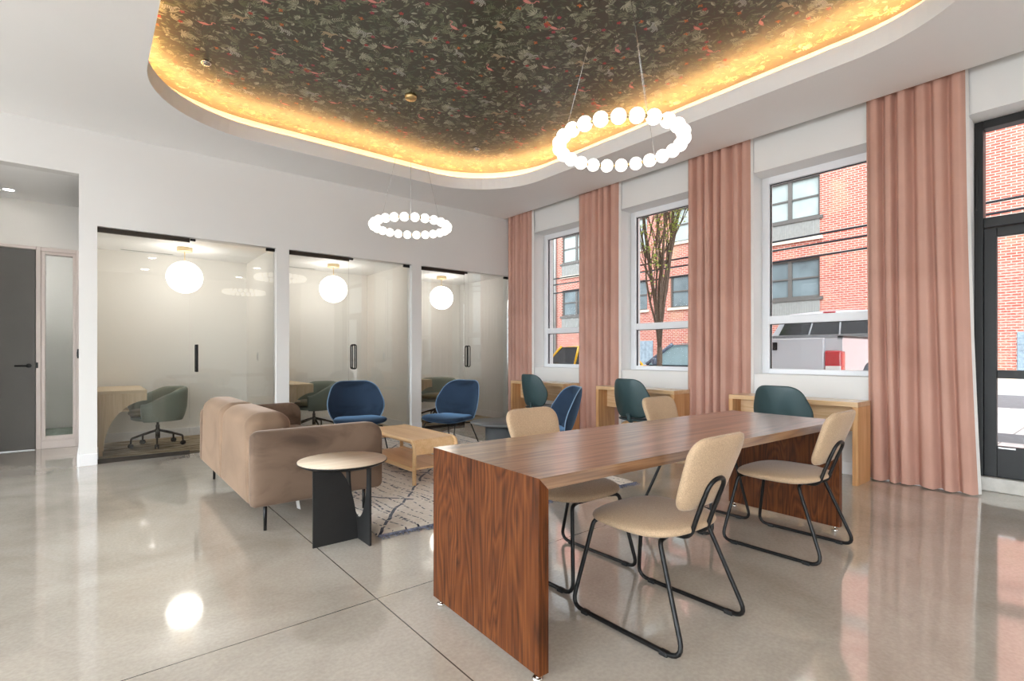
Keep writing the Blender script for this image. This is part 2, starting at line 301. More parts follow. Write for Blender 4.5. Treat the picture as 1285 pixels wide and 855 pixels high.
# ------------------------------------------------------------------ mesh helpers
class MB:
    def __init__(s): s.v = []; s.f = []; s.sm = []
    def add(s, vs, fs, smooth=False):
        o = len(s.v); s.v += [tuple(p) for p in vs]
        for f in fs: s.f.append(tuple(i+o for i in f)); s.sm.append(smooth)
        return s
    def box(s, x0, x1, y0, y1, z0, z1):
        x0, x1 = sorted((x0, x1)); y0, y1 = sorted((y0, y1)); z0, z1 = sorted((z0, z1))
        v = [(x, y, z) for z in (z0, z1) for y in (y0, y1) for x in (x0, x1)]
        return s.add(v, [(0, 2, 3, 1), (4, 5, 7, 6), (0, 1, 5, 4), (2, 6, 7, 3), (0, 4, 6, 2), (1, 3, 7, 5)])
    def bbox(s, x0, x1, y0, y1, z0, z1, r=.004, seg=2):
        """bevelled box"""
        bm = bmesh.new(); bmesh.ops.create_cube(bm, size=1)
        for v in bm.verts: v.co = Vector(((x0+x1)/2+v.co.x*(x1-x0), (y0+y1)/2+v.co.y*(y1-y0), (z0+z1)/2+v.co.z*(z1-z0)))
        bmesh.ops.bevel(bm, geom=bm.edges[:], offset=r, segments=seg, profile=.5, affect='EDGES')
        return s.addbm(bm)
    def addbm(s, bm, smooth=False):
        bm.verts.index_update()
        s.add([v.co[:] for v in bm.verts], [[v.index for v in f.verts] for f in bm.faces], smooth); bm.free(); return s
    def rbox(s, x0, x1, y0, y1, z0, z1, rt, rb=None, n=9, fn=None):
        """soft box: radius rt at the top easing to rb at the bottom"""
        rb = rt if rb is None else rb
        lo = (x0, y0, z0); hi = (x1, y1, z1); idx = {}; vs = []; fs = []
        def put(q):
            k = tuple(round(t, 6) for t in q)
            if k in idx: return idx[k]
            t = (q[2]-z0)/(z1-z0); r = rb+(rt-rb)*t
            c = [min(max(q[i], lo[i]+r), hi[i]-r) if hi[i]-lo[i] > 2*r else (lo[i]+hi[i])/2 for i in range(3)]
            d = Vector(q)-Vector(c)
            p = Vector(c)+(d.normalized()*r if d.length > 1e-9 else d)
            if fn: p = Vector(fn(*p))
            idx[k] = len(vs); vs.append(tuple(p)); return idx[k]
        # non-uniform steps, dense near edges
        def steps(a, b):
            L = b-a; e = min(.45*L, max(rt, rb)*1.02)
            return sorted(set([a+e*i/n for i in range(n+1)]+[b-e*i/n for i in range(n+1)]+[a+e+(L-2*e)*i/4 for i in range(5)]))
        st = [steps(lo[i], hi[i]) for i in range(3)]
        for ax in range(3):
            u, w = [(1, 2), (2, 0), (0, 1)][ax]
            for side, val in ((0, lo[ax]), (1, hi[ax])):
                for i in range(len(st[u])-1):
                    for j in range(len(st[w])-1):
                        qs = []
                        for a, b in ((i, j), (i+1, j), (i+1, j+1), (i, j+1)):
                            q = [0, 0, 0]; q[ax] = val; q[u] = st[u][a]; q[w] = st[w][b]; qs.append(put(q))
                        if len(set(qs)) == 4: fs.append(qs if side else qs[::-1])
        return s.add(vs, fs, True)
    def tube(s, pts, r, n=10, closed=False, fillet=0, cap=True):
        P = [Vector(p) for p in pts]
        if fillet: P = fillet_path(P, fillet, closed)
        R = r if isinstance(r, (list, tuple)) else [r]*len(P)
        if len(R) != len(P): R = [R[0]+(R[-1]-R[0])*i/(len(P)-1) for i in range(len(P))]
        vs = []; fs = []; k = len(P); up = None
        for i in range(k):
            if closed: t = P[(i+1) % k]-P[i-1]
            else: t = P[min(i+1, k-1)]-P[max(i-1, 0)]
            t.normalize()
            if up is None:
                up = t.orthogonal().normalized()
            else:
                up = (up-t*up.dot(t));
                up = up.normalized() if up.length > 1e-6 else t.orthogonal().normalized()
            b = t.cross(up)
            for j in range(n):
                a = 2*PI*j/n; vs.append(P[i]+(up*math.cos(a)+b*math.sin(a))*R[i])
        for i in range(k if closed else k-1):
            for j in range(n):
                a = i*n+j; b_ = i*n+(j+1) % n; c = ((i+1) % k)*n+(j+1) % n; d = ((i+1) % k)*n+j
                fs.append((a, b_, c, d))
        s.add(vs, fs, True)
        if cap and not closed:
            o = len(s.v)-len(vs)
            s.f.append(tuple(o+j for j in range(n))[::-1]); s.sm.append(False)
            s.f.append(tuple(o+(k-1)*n+j for j in range(n))); s.sm.append(False)
        return s
    def lathe(s, prof, n=32, c=(0, 0, 0), axis='Z', smooth=True):
        vs = []; fs = []
        for r, z in prof:
            for j in range(n):
                a = 2*PI*j/n; x, y = r*math.cos(a), r*math.sin(a)
                p = (x, y, z) if axis == 'Z' else ((z, x, y) if axis == 'X' else (y, z, x))
                vs.append((p[0]+c[0], p[1]+c[1], p[2]+c[2]))
        for i in range(len(prof)-1):
            for j in range(n): fs.append((i*n+j, i*n+(j+1) % n, (i+1)*n+(j+1) % n, (i+1)*n+j))
        s.add(vs, fs, smooth); o = len(s.v)-len(vs)
        if prof[0][0] > 1e-5: s.f.append(tuple(o+j for j in range(n))[::-1]); s.sm.append(False)
        if prof[-1][0] > 1e-5: s.f.append(tuple(o+(len(prof)-1)*n+j for j in range(n))); s.sm.append(False)
        return s
    def sphere(s, c, r, n=20, m=12):
        return s.lathe([(max(1e-6, r*math.sin(PI*i/m)), -r*math.cos(PI*i/m)) for i in range(m+1)], n, c)
    def prism(s, poly, f, h0, h1):
        """poly of (u,v) extruded from h0 to h1; f maps (u,v,h) to xyz"""
        n = len(poly); vs = [f(u, v, h0) for u, v in poly]+[f(u, v, h1) for u, v in poly]
        fs = [tuple(range(n))[::-1], tuple(range(n, 2*n))]+[(i, (i+1) % n, (i+1) % n+n, i+n) for i in range(n)]
        return s.add(vs, fs)
    def pillow(s, outline, tt, tb, f, rings=7, p=3.0):
        n = len(outline); cu = sum(a for a, b in outline)/n; cv = sum(b for a, b in outline)/n
        vs = []; fs = []; rows = []
        def row(sc, h):
            o = len(vs)
            for u, v in outline: vs.append(f(cu+(u-cu)*sc, cv+(v-cv)*sc, h))
            rows.append(o)
        for k in range(1, rings):
            a = PI/2*k/rings; row(math.sin(a)**(2/p), -tb*math.cos(a)**(2/p))
        row(1, 0)
        for k in range(1, rings):
            a = PI/2*(1-k/rings); row(math.sin(a)**(2/p), tt*math.cos(a)**(2/p))
        b0 = len(vs); vs.append(f(cu, cv, -tb)); b1 = len(vs); vs.append(f(cu, cv, tt))
        for i in range(len(rows)-1):
            for j in range(n): fs.append((rows[i]+j, rows[i]+(j+1) % n, rows[i+1]+(j+1) % n, rows[i+1]+j))
        for j in range(n):
            fs.append((b0, rows[0]+(j+1) % n, rows[0]+j)); fs.append((b1, rows[-1]+j, rows[-1]+(j+1) % n))
        return s.add(vs, fs, True)
    def grid(s, nu, nv, f, smooth=True, flip=False):
        vs = [f(i/(nu-1), j/(nv-1)) for j in range(nv) for i in range(nu)]
        fs = [(j*nu+i, j*nu+i+1, (j+1)*nu+i+1, (j+1)*nu+i) for j in range(nv-1) for i in range(nu-1)]
        if flip: fs = [q[::-1] for q in fs]
        return s.add(vs, fs, smooth)
    def build(s, name, mat, parent=None, loc=None):
        me = bpy.data.meshes.new(name); me.from_pydata(s.v, [], s.f); me.update()
        me.polygons.foreach_set('use_smooth', s.sm)
        mm = mat if isinstance(mat, bpy.types.Material) else MATS[mat]
        me.materials.append(mm)
        bm = bmesh.new(); bm.from_mesh(me); bmesh.ops.recalc_face_normals(bm, faces=bm.faces[:]); bm.to_mesh(me); bm.free()
        o = bpy.data.objects.new(name, me); COL.objects.link(o)
        if parent: o.parent = parent
        if loc: o.location = loc
        return o

def fillet_path(P, r, closed=False, seg=6):
    out = []; k = len(P)
    for i in range(k):
        if not closed and i in (0, k-1): out.append(P[i]); continue
        a, b, c = P[i-1], P[i], P[(i+1) % k]
        d1 = (a-b); d2 = (c-b); l1, l2 = d1.length, d2.length
        rr = r[i] if isinstance(r, (list, tuple)) else r
        if rr <= 0: out.append(b); continue
        d1.normalize(); d2.normalize()
        ang = math.acos(max(-1, min(1, d1.dot(d2))))
        t = min(rr/max(1e-4, math.tan(ang/2)), l1*.48, l2*.48)
        p0, p2 = b+d1*t, b+d2*t
        for j in range(seg+1):
            u = j/seg; out.append(p0*(1-u)**2+b*2*u*(1-u)+p2*u*u)
    return out
def rpoly(pts, radii, seg=7):
    P = [Vector((a, b, 0)) for a, b in pts]
    return [(p.x, p.y) for p in fillet_path(P, radii, True, seg)]
def superellipse(a, b, n=2.6, N=40, c=(0, 0)):
    o = []
    for i in range(N):
        t = 2*PI*i/N; ct, st = math.cos(t), math.sin(t)
        o.append((c[0]+a*math.copysign(abs(ct)**(2/n), ct), c[1]+b*math.copysign(abs(st)**(2/n), st)))
    return o
def rrect(x0, x1, y0, y1, r, seg=12):
    o = []
    for cx, cy, a0 in ((x1-r, y0+r, -90), (x1-r, y1-r, 0), (x0+r, y1-r, 90), (x0+r, y0+r, 180)):
        for i in range(seg+1):
            a = math.radians(a0+90*i/seg); o.append((cx+r*math.cos(a), cy+r*math.sin(a)))
    return o
def empty(name, loc=(0, 0, 0), rz=0):
    o = bpy.data.objects.new(name, None); o.empty_display_size = .1; COL.objects.link(o); o.location = loc; o.rotation_euler = (0, 0, rz); return o
def tag(o, label=None, cat=None, group=None, kind=None):
    if label: o['label'] = label
    if cat: o['category'] = cat
    if group: o['group'] = group
    if kind: o['kind'] = kind
    return o
def thing(name, label, cat, loc=(0, 0, 0), rz=0, group=None): return tag(empty(name, loc, rz), label, cat, group)
def struct(o): o['kind'] = 'structure'; return o
def copy_thing(root, loc, rz, label, group=None):
    r = root.copy(); COL.objects.link(r); r.location = loc; r.rotation_euler = (0, 0, rz); r['label'] = label
    if group: r['group'] = group
    for ch in list(root.children):
        c = ch.copy(); COL.objects.link(c); c.parent = r
        for g in list(ch.children):
            d = g.copy(); COL.objects.link(d); d.parent = c
    return r
def face_rz(dx, dy): return math.atan2(-dx, dy)      # turns local +Y to (dx,dy)
I3 = lambda u, v, h: (u, v, h)
# ------------------------------------------------------------------ camera
# level camera at the origin, 1.2 m up; X runs along the glass offices, Y along the windows
cam = bpy.data.cameras.new('camera'); co = bpy.data.objects.new('camera', cam); COL.objects.link(co)
cam.sensor_width = 36; cam.lens = 36*645/1285; cam.shift_y = 16.5/1285; cam.clip_end = 200; cam.clip_start = .05
co.location = (0, 0, 1.2); co.rotation_euler = (PI/2, 0, -math.radians(39.4)); S.camera = co

# ------------------------------------------------------------------ room shell
WX = 5.83; NY = 7.13; BY = 8.78; CH = 3.59; WALLX1 = 6.32
XW, YS = -5.2, -4.6
struct(MB().box(XW-.2, WALLX1, YS-.2, BY+2.4, -.12, 0).build('floor', 'polished_concrete'))
# window wall with three window openings and the street door opening
WIN = [(5.40, 6.553), (3.53, 4.695), (1.62, 2.802)]; ZS, ZH = .97, 3.25; DOOR = (-1.35, .924)
mb = MB(); segs = sorted(WIN+[DOOR]); y = YS-.2
for a, b in segs: mb.box(WX, WALLX1, y, a, 0, 4.1); y = b
mb.box(WX, WALLX1, y, BY+.1, 0, 4.1)
for a, b in WIN: mb.box(WX, WALLX1, a, b, 0, ZS); mb.box(WX, WALLX1, a, b, ZH, 4.1)
mb.box(WX, WALLX1, DOOR[0], DOOR[1], ZH, 4.1)
struct(mb.build('wall_east', 'wall_paint'))
struct(MB().bbox(6.05, 6.5, DOOR[0]-.05, DOOR[1]+.12, 0, .12, .012).build('trim_1', 'concrete_curb'))
# glass-office wall: hallway opening, three office fronts
OFF = [(.062, 1.881), (2.04, 3.85), (4.017, WX)]; GH = 2.58; HALL = (-1.7, -.09)
mb = MB()
mb.box(XW, HALL[0], NY, NY+.15, 0, 4.1); mb.box(HALL[0], HALL[1], NY, NY+.15, 3.11, 4.1)
xs = [HALL[1], OFF[0][0], OFF[0][1], OFF[1][0], OFF[1][1], OFF[2][0]]
for i in (0, 2, 4): mb.box(xs[i], xs[i+1], NY, NY+.15, 0, 4.1)
for a, b in OFF: mb.box(a, b, NY, NY+.15, GH, 4.1)
struct(mb.build('wall_north', 'wall_paint'))
mb = MB()                                                  # office side walls
for a, b in ((-.09, .062), (1.881, 2.04), (3.85, 4.017)): mb.box(a, b, NY+.15, BY, 0, 3.2)
struct(mb.build('wall_middle', 'wall_paint_lit'))
SL = (-.475, -.14)                                          # sidelight beside the hallway door
mb = MB(); mb.box(XW, SL[0]-.02, BY, BY+.12, 0, 3.3); mb.box(SL[1]+.02, WX, BY, BY+.12, 0, 3.3)
mb.box(SL[0]-.02, SL[1]+.02, BY, BY+.12, 2.5, 3.3); mb.box(SL[0]-.02, SL[1]+.02, BY, BY+.12, 0, .06)
struct(mb.build('wall_back', 'wall_paint_lit'))
mb = MB(); mb.box(XW, .9, BY+2.2, BY+2.3, 0, 3.2); mb.box(.8, .9, BY+.12, BY+2.2, 0, 3.2); mb.box(XW-.2, XW, BY+.12, BY+2.3, 0, 3.2)
struct(mb.build('wall_beyond', 'wall_paint'))
mb = MB(); SW = (-4.3, 6.9)                                 # unseen storefront glazing added along the west side to light the room
mb.box(XW-.2, XW, YS-.2, SW[0], 0, 4.1); mb.box(XW-.2, XW, SW[1], BY+.12, 0, 4.1); mb.box(XW-.2, XW, *SW, 0, .1); mb.box(XW-.2, XW, *SW, 3.5, 4.1)
struct(mb.build('wall_west', 'wall_paint'))
SX = (-4.9, -.5)  # south glazing, out of view, added to let in more fill light
mb = MB(); mb.box(XW-.2, SX[0], YS-.2, YS, 0, 4.1); mb.box(SX[1], WALLX1, YS-.2, YS, 0, 4.1); mb.box(*SX, YS-.2, YS, 0, .1); mb.box(*SX, YS-.2, YS, 3.5, 4.1)
struct(mb.build('wall_south', 'wall_paint'))
mb = MB()
for i in range(6): y = SW[0]+(SW[1]-SW[0])*i/5; mb.box(XW-.16, XW-.08, y-.03, y+.03, .1, 3.5)
for z in (.13, 2.4, 3.47): mb.box(XW-.16, XW-.08, *SW, z-.03, z+.03)
w4 = struct(mb.build('window_4', 'black_paint'))
MB().box(XW-.125, XW-.119, *SW, .13, 3.47).build('pane', 'window_glass', w4)
mb = MB()
for i in range(4): x = SX[0]+(SX[1]-SX[0])*i/3; mb.box(x-.03, x+.03, YS-.16, YS-.08, .1, 3.5)
for z in (.13, 2.4, 3.47): mb.box(*SX, YS-.16, YS-.08, z-.03, z+.03)
w5 = struct(mb.build('window_5', 'black_paint'))
MB().box(*SX, YS-.125, YS-.119, .13, 3.47).build('pane', 'window_glass', w5)
struct(MB().box(XW-.2, WALLX1, YS-.2, 24, 4.2, 19).box(XW-.2, WALLX1, BY+2.5, 24, -.1, 4.2).build('street_shade_block', 'wall_paint'))  # unseen mass over the room, added to shade the street

# ceiling with the lit oval cove
CX0, CX1, CY0, CY1, CR = .37, 4.80, .42, 6.31, 1.08
hole = rrect(CX0, CX1, CY0, CY1, CR, 18)
EX = 5.69                                                   # ceiling edge in front of the curtain pocket
mb = MB(); F = lambda vs: mb.add([(a, b, CH) for a, b in vs], [tuple(range(len(vs)))])
F([(XW, YS), (EX, YS), (EX, CY0), (XW, CY0)]); F([(XW, CY1), (EX, CY1), (EX, NY), (XW, NY)])
F([(XW, CY0), (CX0, CY0), (CX0, CY1), (XW, CY1)]); F([(CX1, CY0), (EX, CY0), (EX, CY1), (CX1, CY1)])
q = len(hole)//4
for k, (cx, cy) in enumerate(((CX1, CY0), (CX1, CY1), (CX0, CY1), (CX0, CY0))):
    arc = hole[k*q:(k+1)*q]
    for i in range(len(arc)-1): F([(cx, cy), arc[i], arc[i+1]])
out2 = rrect(CX0-.2, CX1+.2, CY0-.2, CY1+.2, CR+.2, 18); inn = rrect(CX0-.03, CX1+.03, CY0-.03, CY1+.03, CR+.03, 18)
def band(m, A, za, B, zb):
    n = len(A); m.add([(x, y, za) for x, y in A]+[(x, y, zb) for x, y in B], [(i, (i+1) % n, (i+1) % n+n, i+n) for i in range(n)], True)
LIP, WPZ = 3.755, 3.90
for A, za, B, zb in ((hole, CH, hole, LIP), (hole, LIP, inn, LIP), (inn, LIP, inn, 3.62), (inn, 3.62, out2, 3.62), (out2, 3.62, out2, WPZ+.01)): band(mb, A, za, B, zb)
mb.add([(EX, YS, CH), (EX, NY, CH), (EX, NY, 4.1), (EX, YS, 4.1)], [(0, 1, 2, 3)])
mb.box(XW-.2, WALLX1, YS-.2, NY, 4.1, 4.2)
ceil = struct(mb.build('ceiling', 'ceiling_paint'))
for p in ceil.data.polygons: p.use_smooth = False
led = rrect(CX0-.12, CX1+.12, CY0-.12, CY1+.12, CR+.12, 18)
MB().tube([(x, y, 3.735) for x, y in led], .009, 6, closed=True).build('led_strip', 'led_warm', ceil)
mb = MB(); mb.box(XW-.2, HALL[1], NY+.15, BY+2.3, 3.11, 3.3); mb.box(HALL[1], WALLX1, NY+.1, BY, 2.6, 3.3); mb.box(HALL[1], .9, BY, BY+2.3, 3.11, 3.3)
struct(mb.build('ceiling_back', 'ceiling_paint'))

# printed jungle wallpaper inside the cove: leaves, fronds, blossoms and small animals as flat print
def make_wallpaper():
    V = []; Fc = []; C = []; rnd = random.Random(3)
    def poly(pts, col, layer):
        o = len(V); z = WPZ-.0006-.00022*layer-.0001*rnd.random()
        V.extend((x, y, z) for x, y in pts); Fc.append(tuple(range(o, o+len(pts)))); C.append(col)
    GR = [(112, 122, 98), (84, 94, 72), (144, 152, 126), (104, 112, 82), (166, 170, 146), (128, 132, 106), (76, 82, 64), (188, 190, 168), (122, 126, 112)]
    def leaf(out, x, y, a, Ln, W, col, layer):
        c, s = math.cos(a), math.sin(a); d = tuple(int(t*.72) for t in col)
        P = lambda u, v: (x+u*c-v*s, y+u*s+v*c)
        out.append(([P(0, 0), P(Ln*.35, W), P(Ln*.75, W*.7), P(Ln, 0)], col, layer)); out.append(([P(0, 0), P(Ln, 0), P(Ln*.75, -W*.7), P(Ln*.35, -W)], d, layer))
    def ell(out, x, y, rx, ry, a, col, layer, n=9):
        c, s = math.cos(a), math.sin(a)
        out.append(([(x+rx*math.cos(2*PI*i/n)*c-ry*math.sin(2*PI*i/n)*s, y+rx*math.cos(2*PI*i/n)*s+ry*math.sin(2*PI*i/n)*c) for i in range(n)], col, layer))
    def stroke(out, pts, w, col, layer):
        for (x0, y0), (x1, y1) in zip(pts, pts[1:]):
            L = math.hypot(x1-x0, y1-y0) or 1; nx, ny = -(y1-y0)/L*w, (x1-x0)/L*w
            out.append(([(x0+nx, y0+ny), (x1+nx, y1+ny), (x1-nx, y1-ny), (x0-nx, y0-ny)], col, layer))
    T = 1.3; tile = []
    R = rnd.random; U = rnd.uniform
    for i in range(1150):
        leaf(tile, U(0, T), U(0, T), U(0, 2*PI), U(.025, .07), U(.005, .012), rnd.choice(GR[1:4]+[GR[6]]*4), 0)
    for i in range(420):
        leaf(tile, U(0, T), U(0, T), U(0, 2*PI), U(.035, .085), U(.008, .016), rnd.choice(GR), 1+R())
    for i in range(60):                                     # palm fronds
        x, y, a = U(0, T), U(0, T), U(0, 2*PI); col = rnd.choice(GR[2:6]+[GR[7]]); k = rnd.choice((6, 7, 8)); Ln = U(.05, .085)
        for j in range(k):
            b = a+(j-(k-1)/2)*.42; leaf(tile, x, y, b, Ln*(1-.25*abs(j-(k-1)/2)/k), .009, col, 3)
    for i in range(36):                                     # sprigs with paired leaflets
        x, y, a = U(0, T), U(0, T), U(0, 2*PI); col = rnd.choice(GR)
        for j in range(5):
            px, py = x+math.cos(a)*.018*j, y+math.sin(a)*.018*j
            for sgn in (-1, 1): leaf(tile, px, py, a+sgn*.8, .032, .005, col, 3.5)
    for i in range(30):                                     # white berries
        x, y = U(0, T), U(0, T)
        for j in range(4): ell(tile, x+U(-.016, .016), y+U(-.016, .016), .0035, .0035, 0, (214, 212, 196), 5, 6)
    for i in range(20):                                     # red and rose blossoms
        x, y = U(0, T), U(0, T); col = rnd.choice([(196, 40, 44), (206, 62, 60), (190, 60, 84)])
        for j in range(5): leaf(tile, x, y, j*2*PI/5+.3, .022, .008, col, 5)
    for i in range(13):                                     # orange butterflies
        x, y, a = U(0, T), U(0, T), U(0, PI)
        for sgn in (-1, 1):
            leaf(tile, x, y, a+sgn*.7, .03, .009, (222, 120, 46), 5); leaf(tile, x, y, a+sgn*1.9, .02, .007, (206, 96, 36), 5)
    def wader(x, y, f, s):                                  # small pink wading birds
        pk = (226, 146, 140)
        ell(tile, x, y, .032*s, .014*s, -.15*f, pk, 6, 12)
        stroke(tile, [(x+f*.026*s, y-.004), (x+f*.046*s, y-.02*s), (x+f*.042*s, y-.042*s), (x+f*.056*s, y-.052*s), (x+f*.066*s, y-.044*s)], .0035*s, pk, 6)
        stroke(tile, [(x, y+.012*s), (x-f*.004*s, y+.048*s)], .0016, (190, 120, 116), 6); leaf(tile, x-f*.02*s, y, PI if f > 0 else 0, .026*s, .007*s, (206, 112, 112), 6.3)
    def beast(x, y, f, s, col, stripe):                     # small grey striped grazers and sand-coloured cats
        ell(tile, x, y, .036*s, .016*s, 0, col, 6, 12)
        stroke(tile, [(x+f*.028*s, y-.004*s), (x+f*.045*s, y-.026*s)], .008*s, col, 6); ell(tile, x+f*.052*s, y-.026*s, .013*s, .006*s, .5*f, col, 6, 8)
        for lx in (-.026, -.016, .016, .027): stroke(tile, [(x+lx*s, y+.008*s), (x+lx*s*1.15, y+.042*s)], .0035*s, col, 6)
        stroke(tile, [(x-f*.034*s, y-.004*s), (x-f*.048*s, y+.016*s)], .002*s, col, 6)
        if stripe:
            for j in range(5): stroke(tile, [(x+(-.024+j*.012)*s, y-.012*s), (x+(-.02+j*.012)*s, y+.011*s)], .0018*s, (70, 72, 70), 6.6)
    for x, y, f in ((.2, .25, 1), (.86, .12, -1), (.55, .72, 1), (1.12, .8, 1), (.16, 1.08, -1)): wader(x, y, f, 1.15)
    for x, y, f, st in ((.5, .3, 1, 1), (1.1, .4, -1, 1), (.3, .66, 1, 1), (.84, 1.02, -1, 1), (.75, .45, 1, 0), (.08, .86, 1, 0), (1.15, 1.16, -1, 0)): beast(x, y, f, 1.2, (176, 178, 172) if st else (178, 160, 128), st)
    X0, X1, Y0, Y1 = CX0-.2, CX1+.2, CY0-.2, CY1+.2; r = CR+.2
    def inside(x, y, e=.09):
        if not (X0+e < x < X1-e and Y0+e < y < Y1-e): return False
        dx = max(X0+r-x, x-(X1-r), 0); dy = max(Y0+r-y, y-(Y1-r), 0)
        return dx == 0 or dy == 0 or math.hypot(dx, dy) < r-e
    base = out2; o = len(V); V.extend((x, y, WPZ) for x, y in base); Fc.append(tuple(range(len(base)))); C.append((64, 58, 47))
    for i in range(-1, 5):
        for j in range(-1, 7):
            ox, oy = X0+i*T, Y0+j*T+(T/2 if i % 2 else 0)
            for pts, col, layer in tile:
                if inside(pts[0][0]+ox, pts[0][1]+oy): poly([(a+ox, b+oy) for a, b in pts], col, layer)
    me = bpy.data.meshes.new('wallpaper'); me.from_pydata(V, [], Fc)
    at = me.color_attributes.new('print', 'FLOAT_COLOR', 'CORNER'); cols = []
    for f, c in zip(Fc, C): cols += [*lin(c), 1.0]*len(f)
    at.data.foreach_set('color', cols); me.materials.append(MATS['jungle_wallpaper']); me.update()
    o = bpy.data.objects.new('wallpaper', me); COL.objects.link(o); o.parent = ceil
make_wallpaper()

# baseboards
def baseb(name, boxes):
    mb = MB()
    for b in boxes: mb.bbox(*b, .003, 1)
    struct(mb.build(name, 'trim_paint'))
baseb('baseboard_north', [(a-.003, b+.003, NY-.014, NY+.01, 0, .125) for a, b in ((-.09, .062), (1.881, 2.04), (3.85, 4.017))]+[(XW, HALL[0], NY-.014, NY, 0, .125), (HALL[1]-.014, HALL[1], NY, BY, 0, .125)])
bb = []
for a, b in OFF: bb += [(a, b, BY-.014, BY, 0, .125), (a, a+.014, NY+.2, BY, 0, .125), (b-.014, b, NY+.2, BY, 0, .125)]
baseb('baseboard_back', bb)
ys = [YS]+[t for s in segs if s == DOOR for t in s]+[NY]
baseb('baseboard_east', [(WX-.014, WX, ys[0], ys[1], 0, .125), (WX-.014, WX, ys[2], ys[3], 0, .125)])
baseb('baseboard_west', [(XW, XW+.014, YS, NY, 0, .125)])

# windows
FX = 6.10
for i, (a, b) in enumerate(WIN):
    mb = MB(); fw = .082
    mb.bbox(FX, FX+.09, a, a+fw, ZS, ZH, .006); mb.bbox(FX, FX+.09, b-fw, b, ZS, ZH, .006)
    mb.bbox(FX, FX+.09, a+fw, b-fw, ZH-fw, ZH, .006); mb.bbox(FX, FX+.09, a+fw, b-fw, ZS, ZS+.056, .006); mb.bbox(FX, FX+.09, a+fw, b-fw, 1.543, 1.634, .006)
    w = struct(mb.build('window_%d' % (i+1), 'window_white'))
    for z0, z1 in ((ZS+.056, 1.543), (1.634, ZH-fw)):
        MB().box(FX+.05, FX+.056, a+fw, b-fw, z0, z1).build('pane', 'window_glass', w)
        g = MB()
        for y0, y1, q0, q1 in ((a+fw, a+fw+.008, z0, z1), (b-fw-.012, b-fw, z0, z1), (a+fw, b-fw, z1-.008, z1)): g.box(FX+.03, FX+.049, y0, y1, q0, q1)
        g.build('gasket', 'gasket', w)
# black glazed street door and transom
mb = MB(); a, b = DOOR; z0, z1 = .12, ZH
mb.bbox(FX-.02, FX+.11, b-.06, b, z0, z1, .006); mb.bbox(FX-.02, FX+.11, a, a+.06, z0, z1, .006)
mb.bbox(FX-.02, FX+.11, a+.06, b-.06, z1-.07, z1, .006); mb.bbox(FX-.02, FX+.11, a+.06, b-.06, 2.306, 2.395, .006)
ym = -.15
mb.bbox(FX-.02, FX+.11, ym-.04, ym+.04, z0, 2.306, .006)
mb.bbox(FX-.035, FX-.02, b-.03, b-.012, 2.47, 2.9, .003)
d1 = struct(mb.build('door_1', 'black_paint'))
MB().box(FX+.05, FX+.056, a+.06, b-.06, 2.395, z1-.07).build('pane', 'window_glass', d1)
for (ya, yb, nm) in ((ym+.04, b-.06, 'door_leaf'), (a+.06, ym-.04, 'side_panel')):
    mb = MB()
    for q in ((ya, ya+.085, z0+.005, 2.3), (yb-.085, yb, z0+.005, 2.3), (ya+.085, yb-.085, 2.22, 2.3), (ya+.085, yb-.085, .985, 1.056), (ya+.085, yb-.085, z0+.005, .394)): mb.bbox(FX, FX+.055, *q, .005)
    lf = mb.build(nm, 'black_paint', d1)
    MB().box(FX+.025, FX+.031, ya+.085, yb-.085, .394, .985).build('pane', 'window_glass', lf)
    MB().box(FX+.025, FX+.031, ya+.085, yb-.085, 1.056, 2.22).build('pane', 'window_glass', lf)
mb = MB(); mb.bbox(FX-.05, FX-.02, -.02, .6, 2.315, 2.37, .006); mb.tube([(FX-.055, .55, 2.34), (FX-.1, .4, 2.33), (FX-.05, .2, 2.325)], .008, 8, fillet=.03)
mb.build('door_closer', 'bronze_dark', d1)
mb = MB(); mb.tube([(FX-.005, ym+.13, .95), (FX-.06, ym+.13, .95), (FX-.06, ym+.13, 1.2), (FX-.005, ym+.13, 1.2)], .011, 10, fillet=.02); mb.build('pull_handle', 'black_metal', d1)
mb = MB(); mb.bbox(FX-.003, FX+.003, .66, .77, .375, .39, .001); mb.build('kick_plate_label', 'steel', d1)
# hallway door, frame and sidelight
mb = MB(); yf = BY-.03
for q in ((-.52, -.475, 0, 2.54), (-.14, -.095, 0, 2.54), (-.475, -.14, 2.49, 2.54), (-.475, -.14, 0, .1), (-1.5, -1.44, 0, 2.54), (-1.44, -.52, 2.5, 2.54)): mb.bbox(q[0], q[1], yf-.02, BY+.1, q[2], q[3], .004)
d2 = struct(mb.build('door_2', 'frame_blush'))
mb = MB()
for q in ((-.475, -.435, .1, 2.49), (-.17, -.14, .1, 2.49), (-.435, -.17, 2.455, 2.49), (-.435, -.17, .1, .15)): mb.bbox(q[0], q[1], yf, BY+.06, q[2], q[3], .003)
sl = mb.build('sidelight', 'frame_blush', d2)
MB().box(-.435, -.17, BY+.01, BY+.018, .15, 2.455).build('pane', 'window_glass', sl)
lf = MB().bbox(-1.435, -.525, BY-.045, BY-.005, .012, 2.495, .003).build('door_leaf', 'grey_door', d2)
mb = MB(); hx, hz = -.585, 1.05
mb.lathe([(.027, 0), (.027, .008), (.02, .011)], 20, (hx, BY-.056, hz), 'Y'); mb.tube([(hx, BY-.045, hz), (hx, BY-.1, hz), (hx-.125, BY-.1, hz)], .009, 10, fillet=.025)
mb.build('lever_handle', 'black_metal', lf)
MB().bbox(-.519, -.5, BY-.056, BY-.03, 1.02, 1.09, .002).build('strike_plate', 'black_metal', d2)
MB().bbox(-1.43, -.53, BY-.05, BY-.0, .0, .011, .002).build('door_sweep', 'steel', d2)
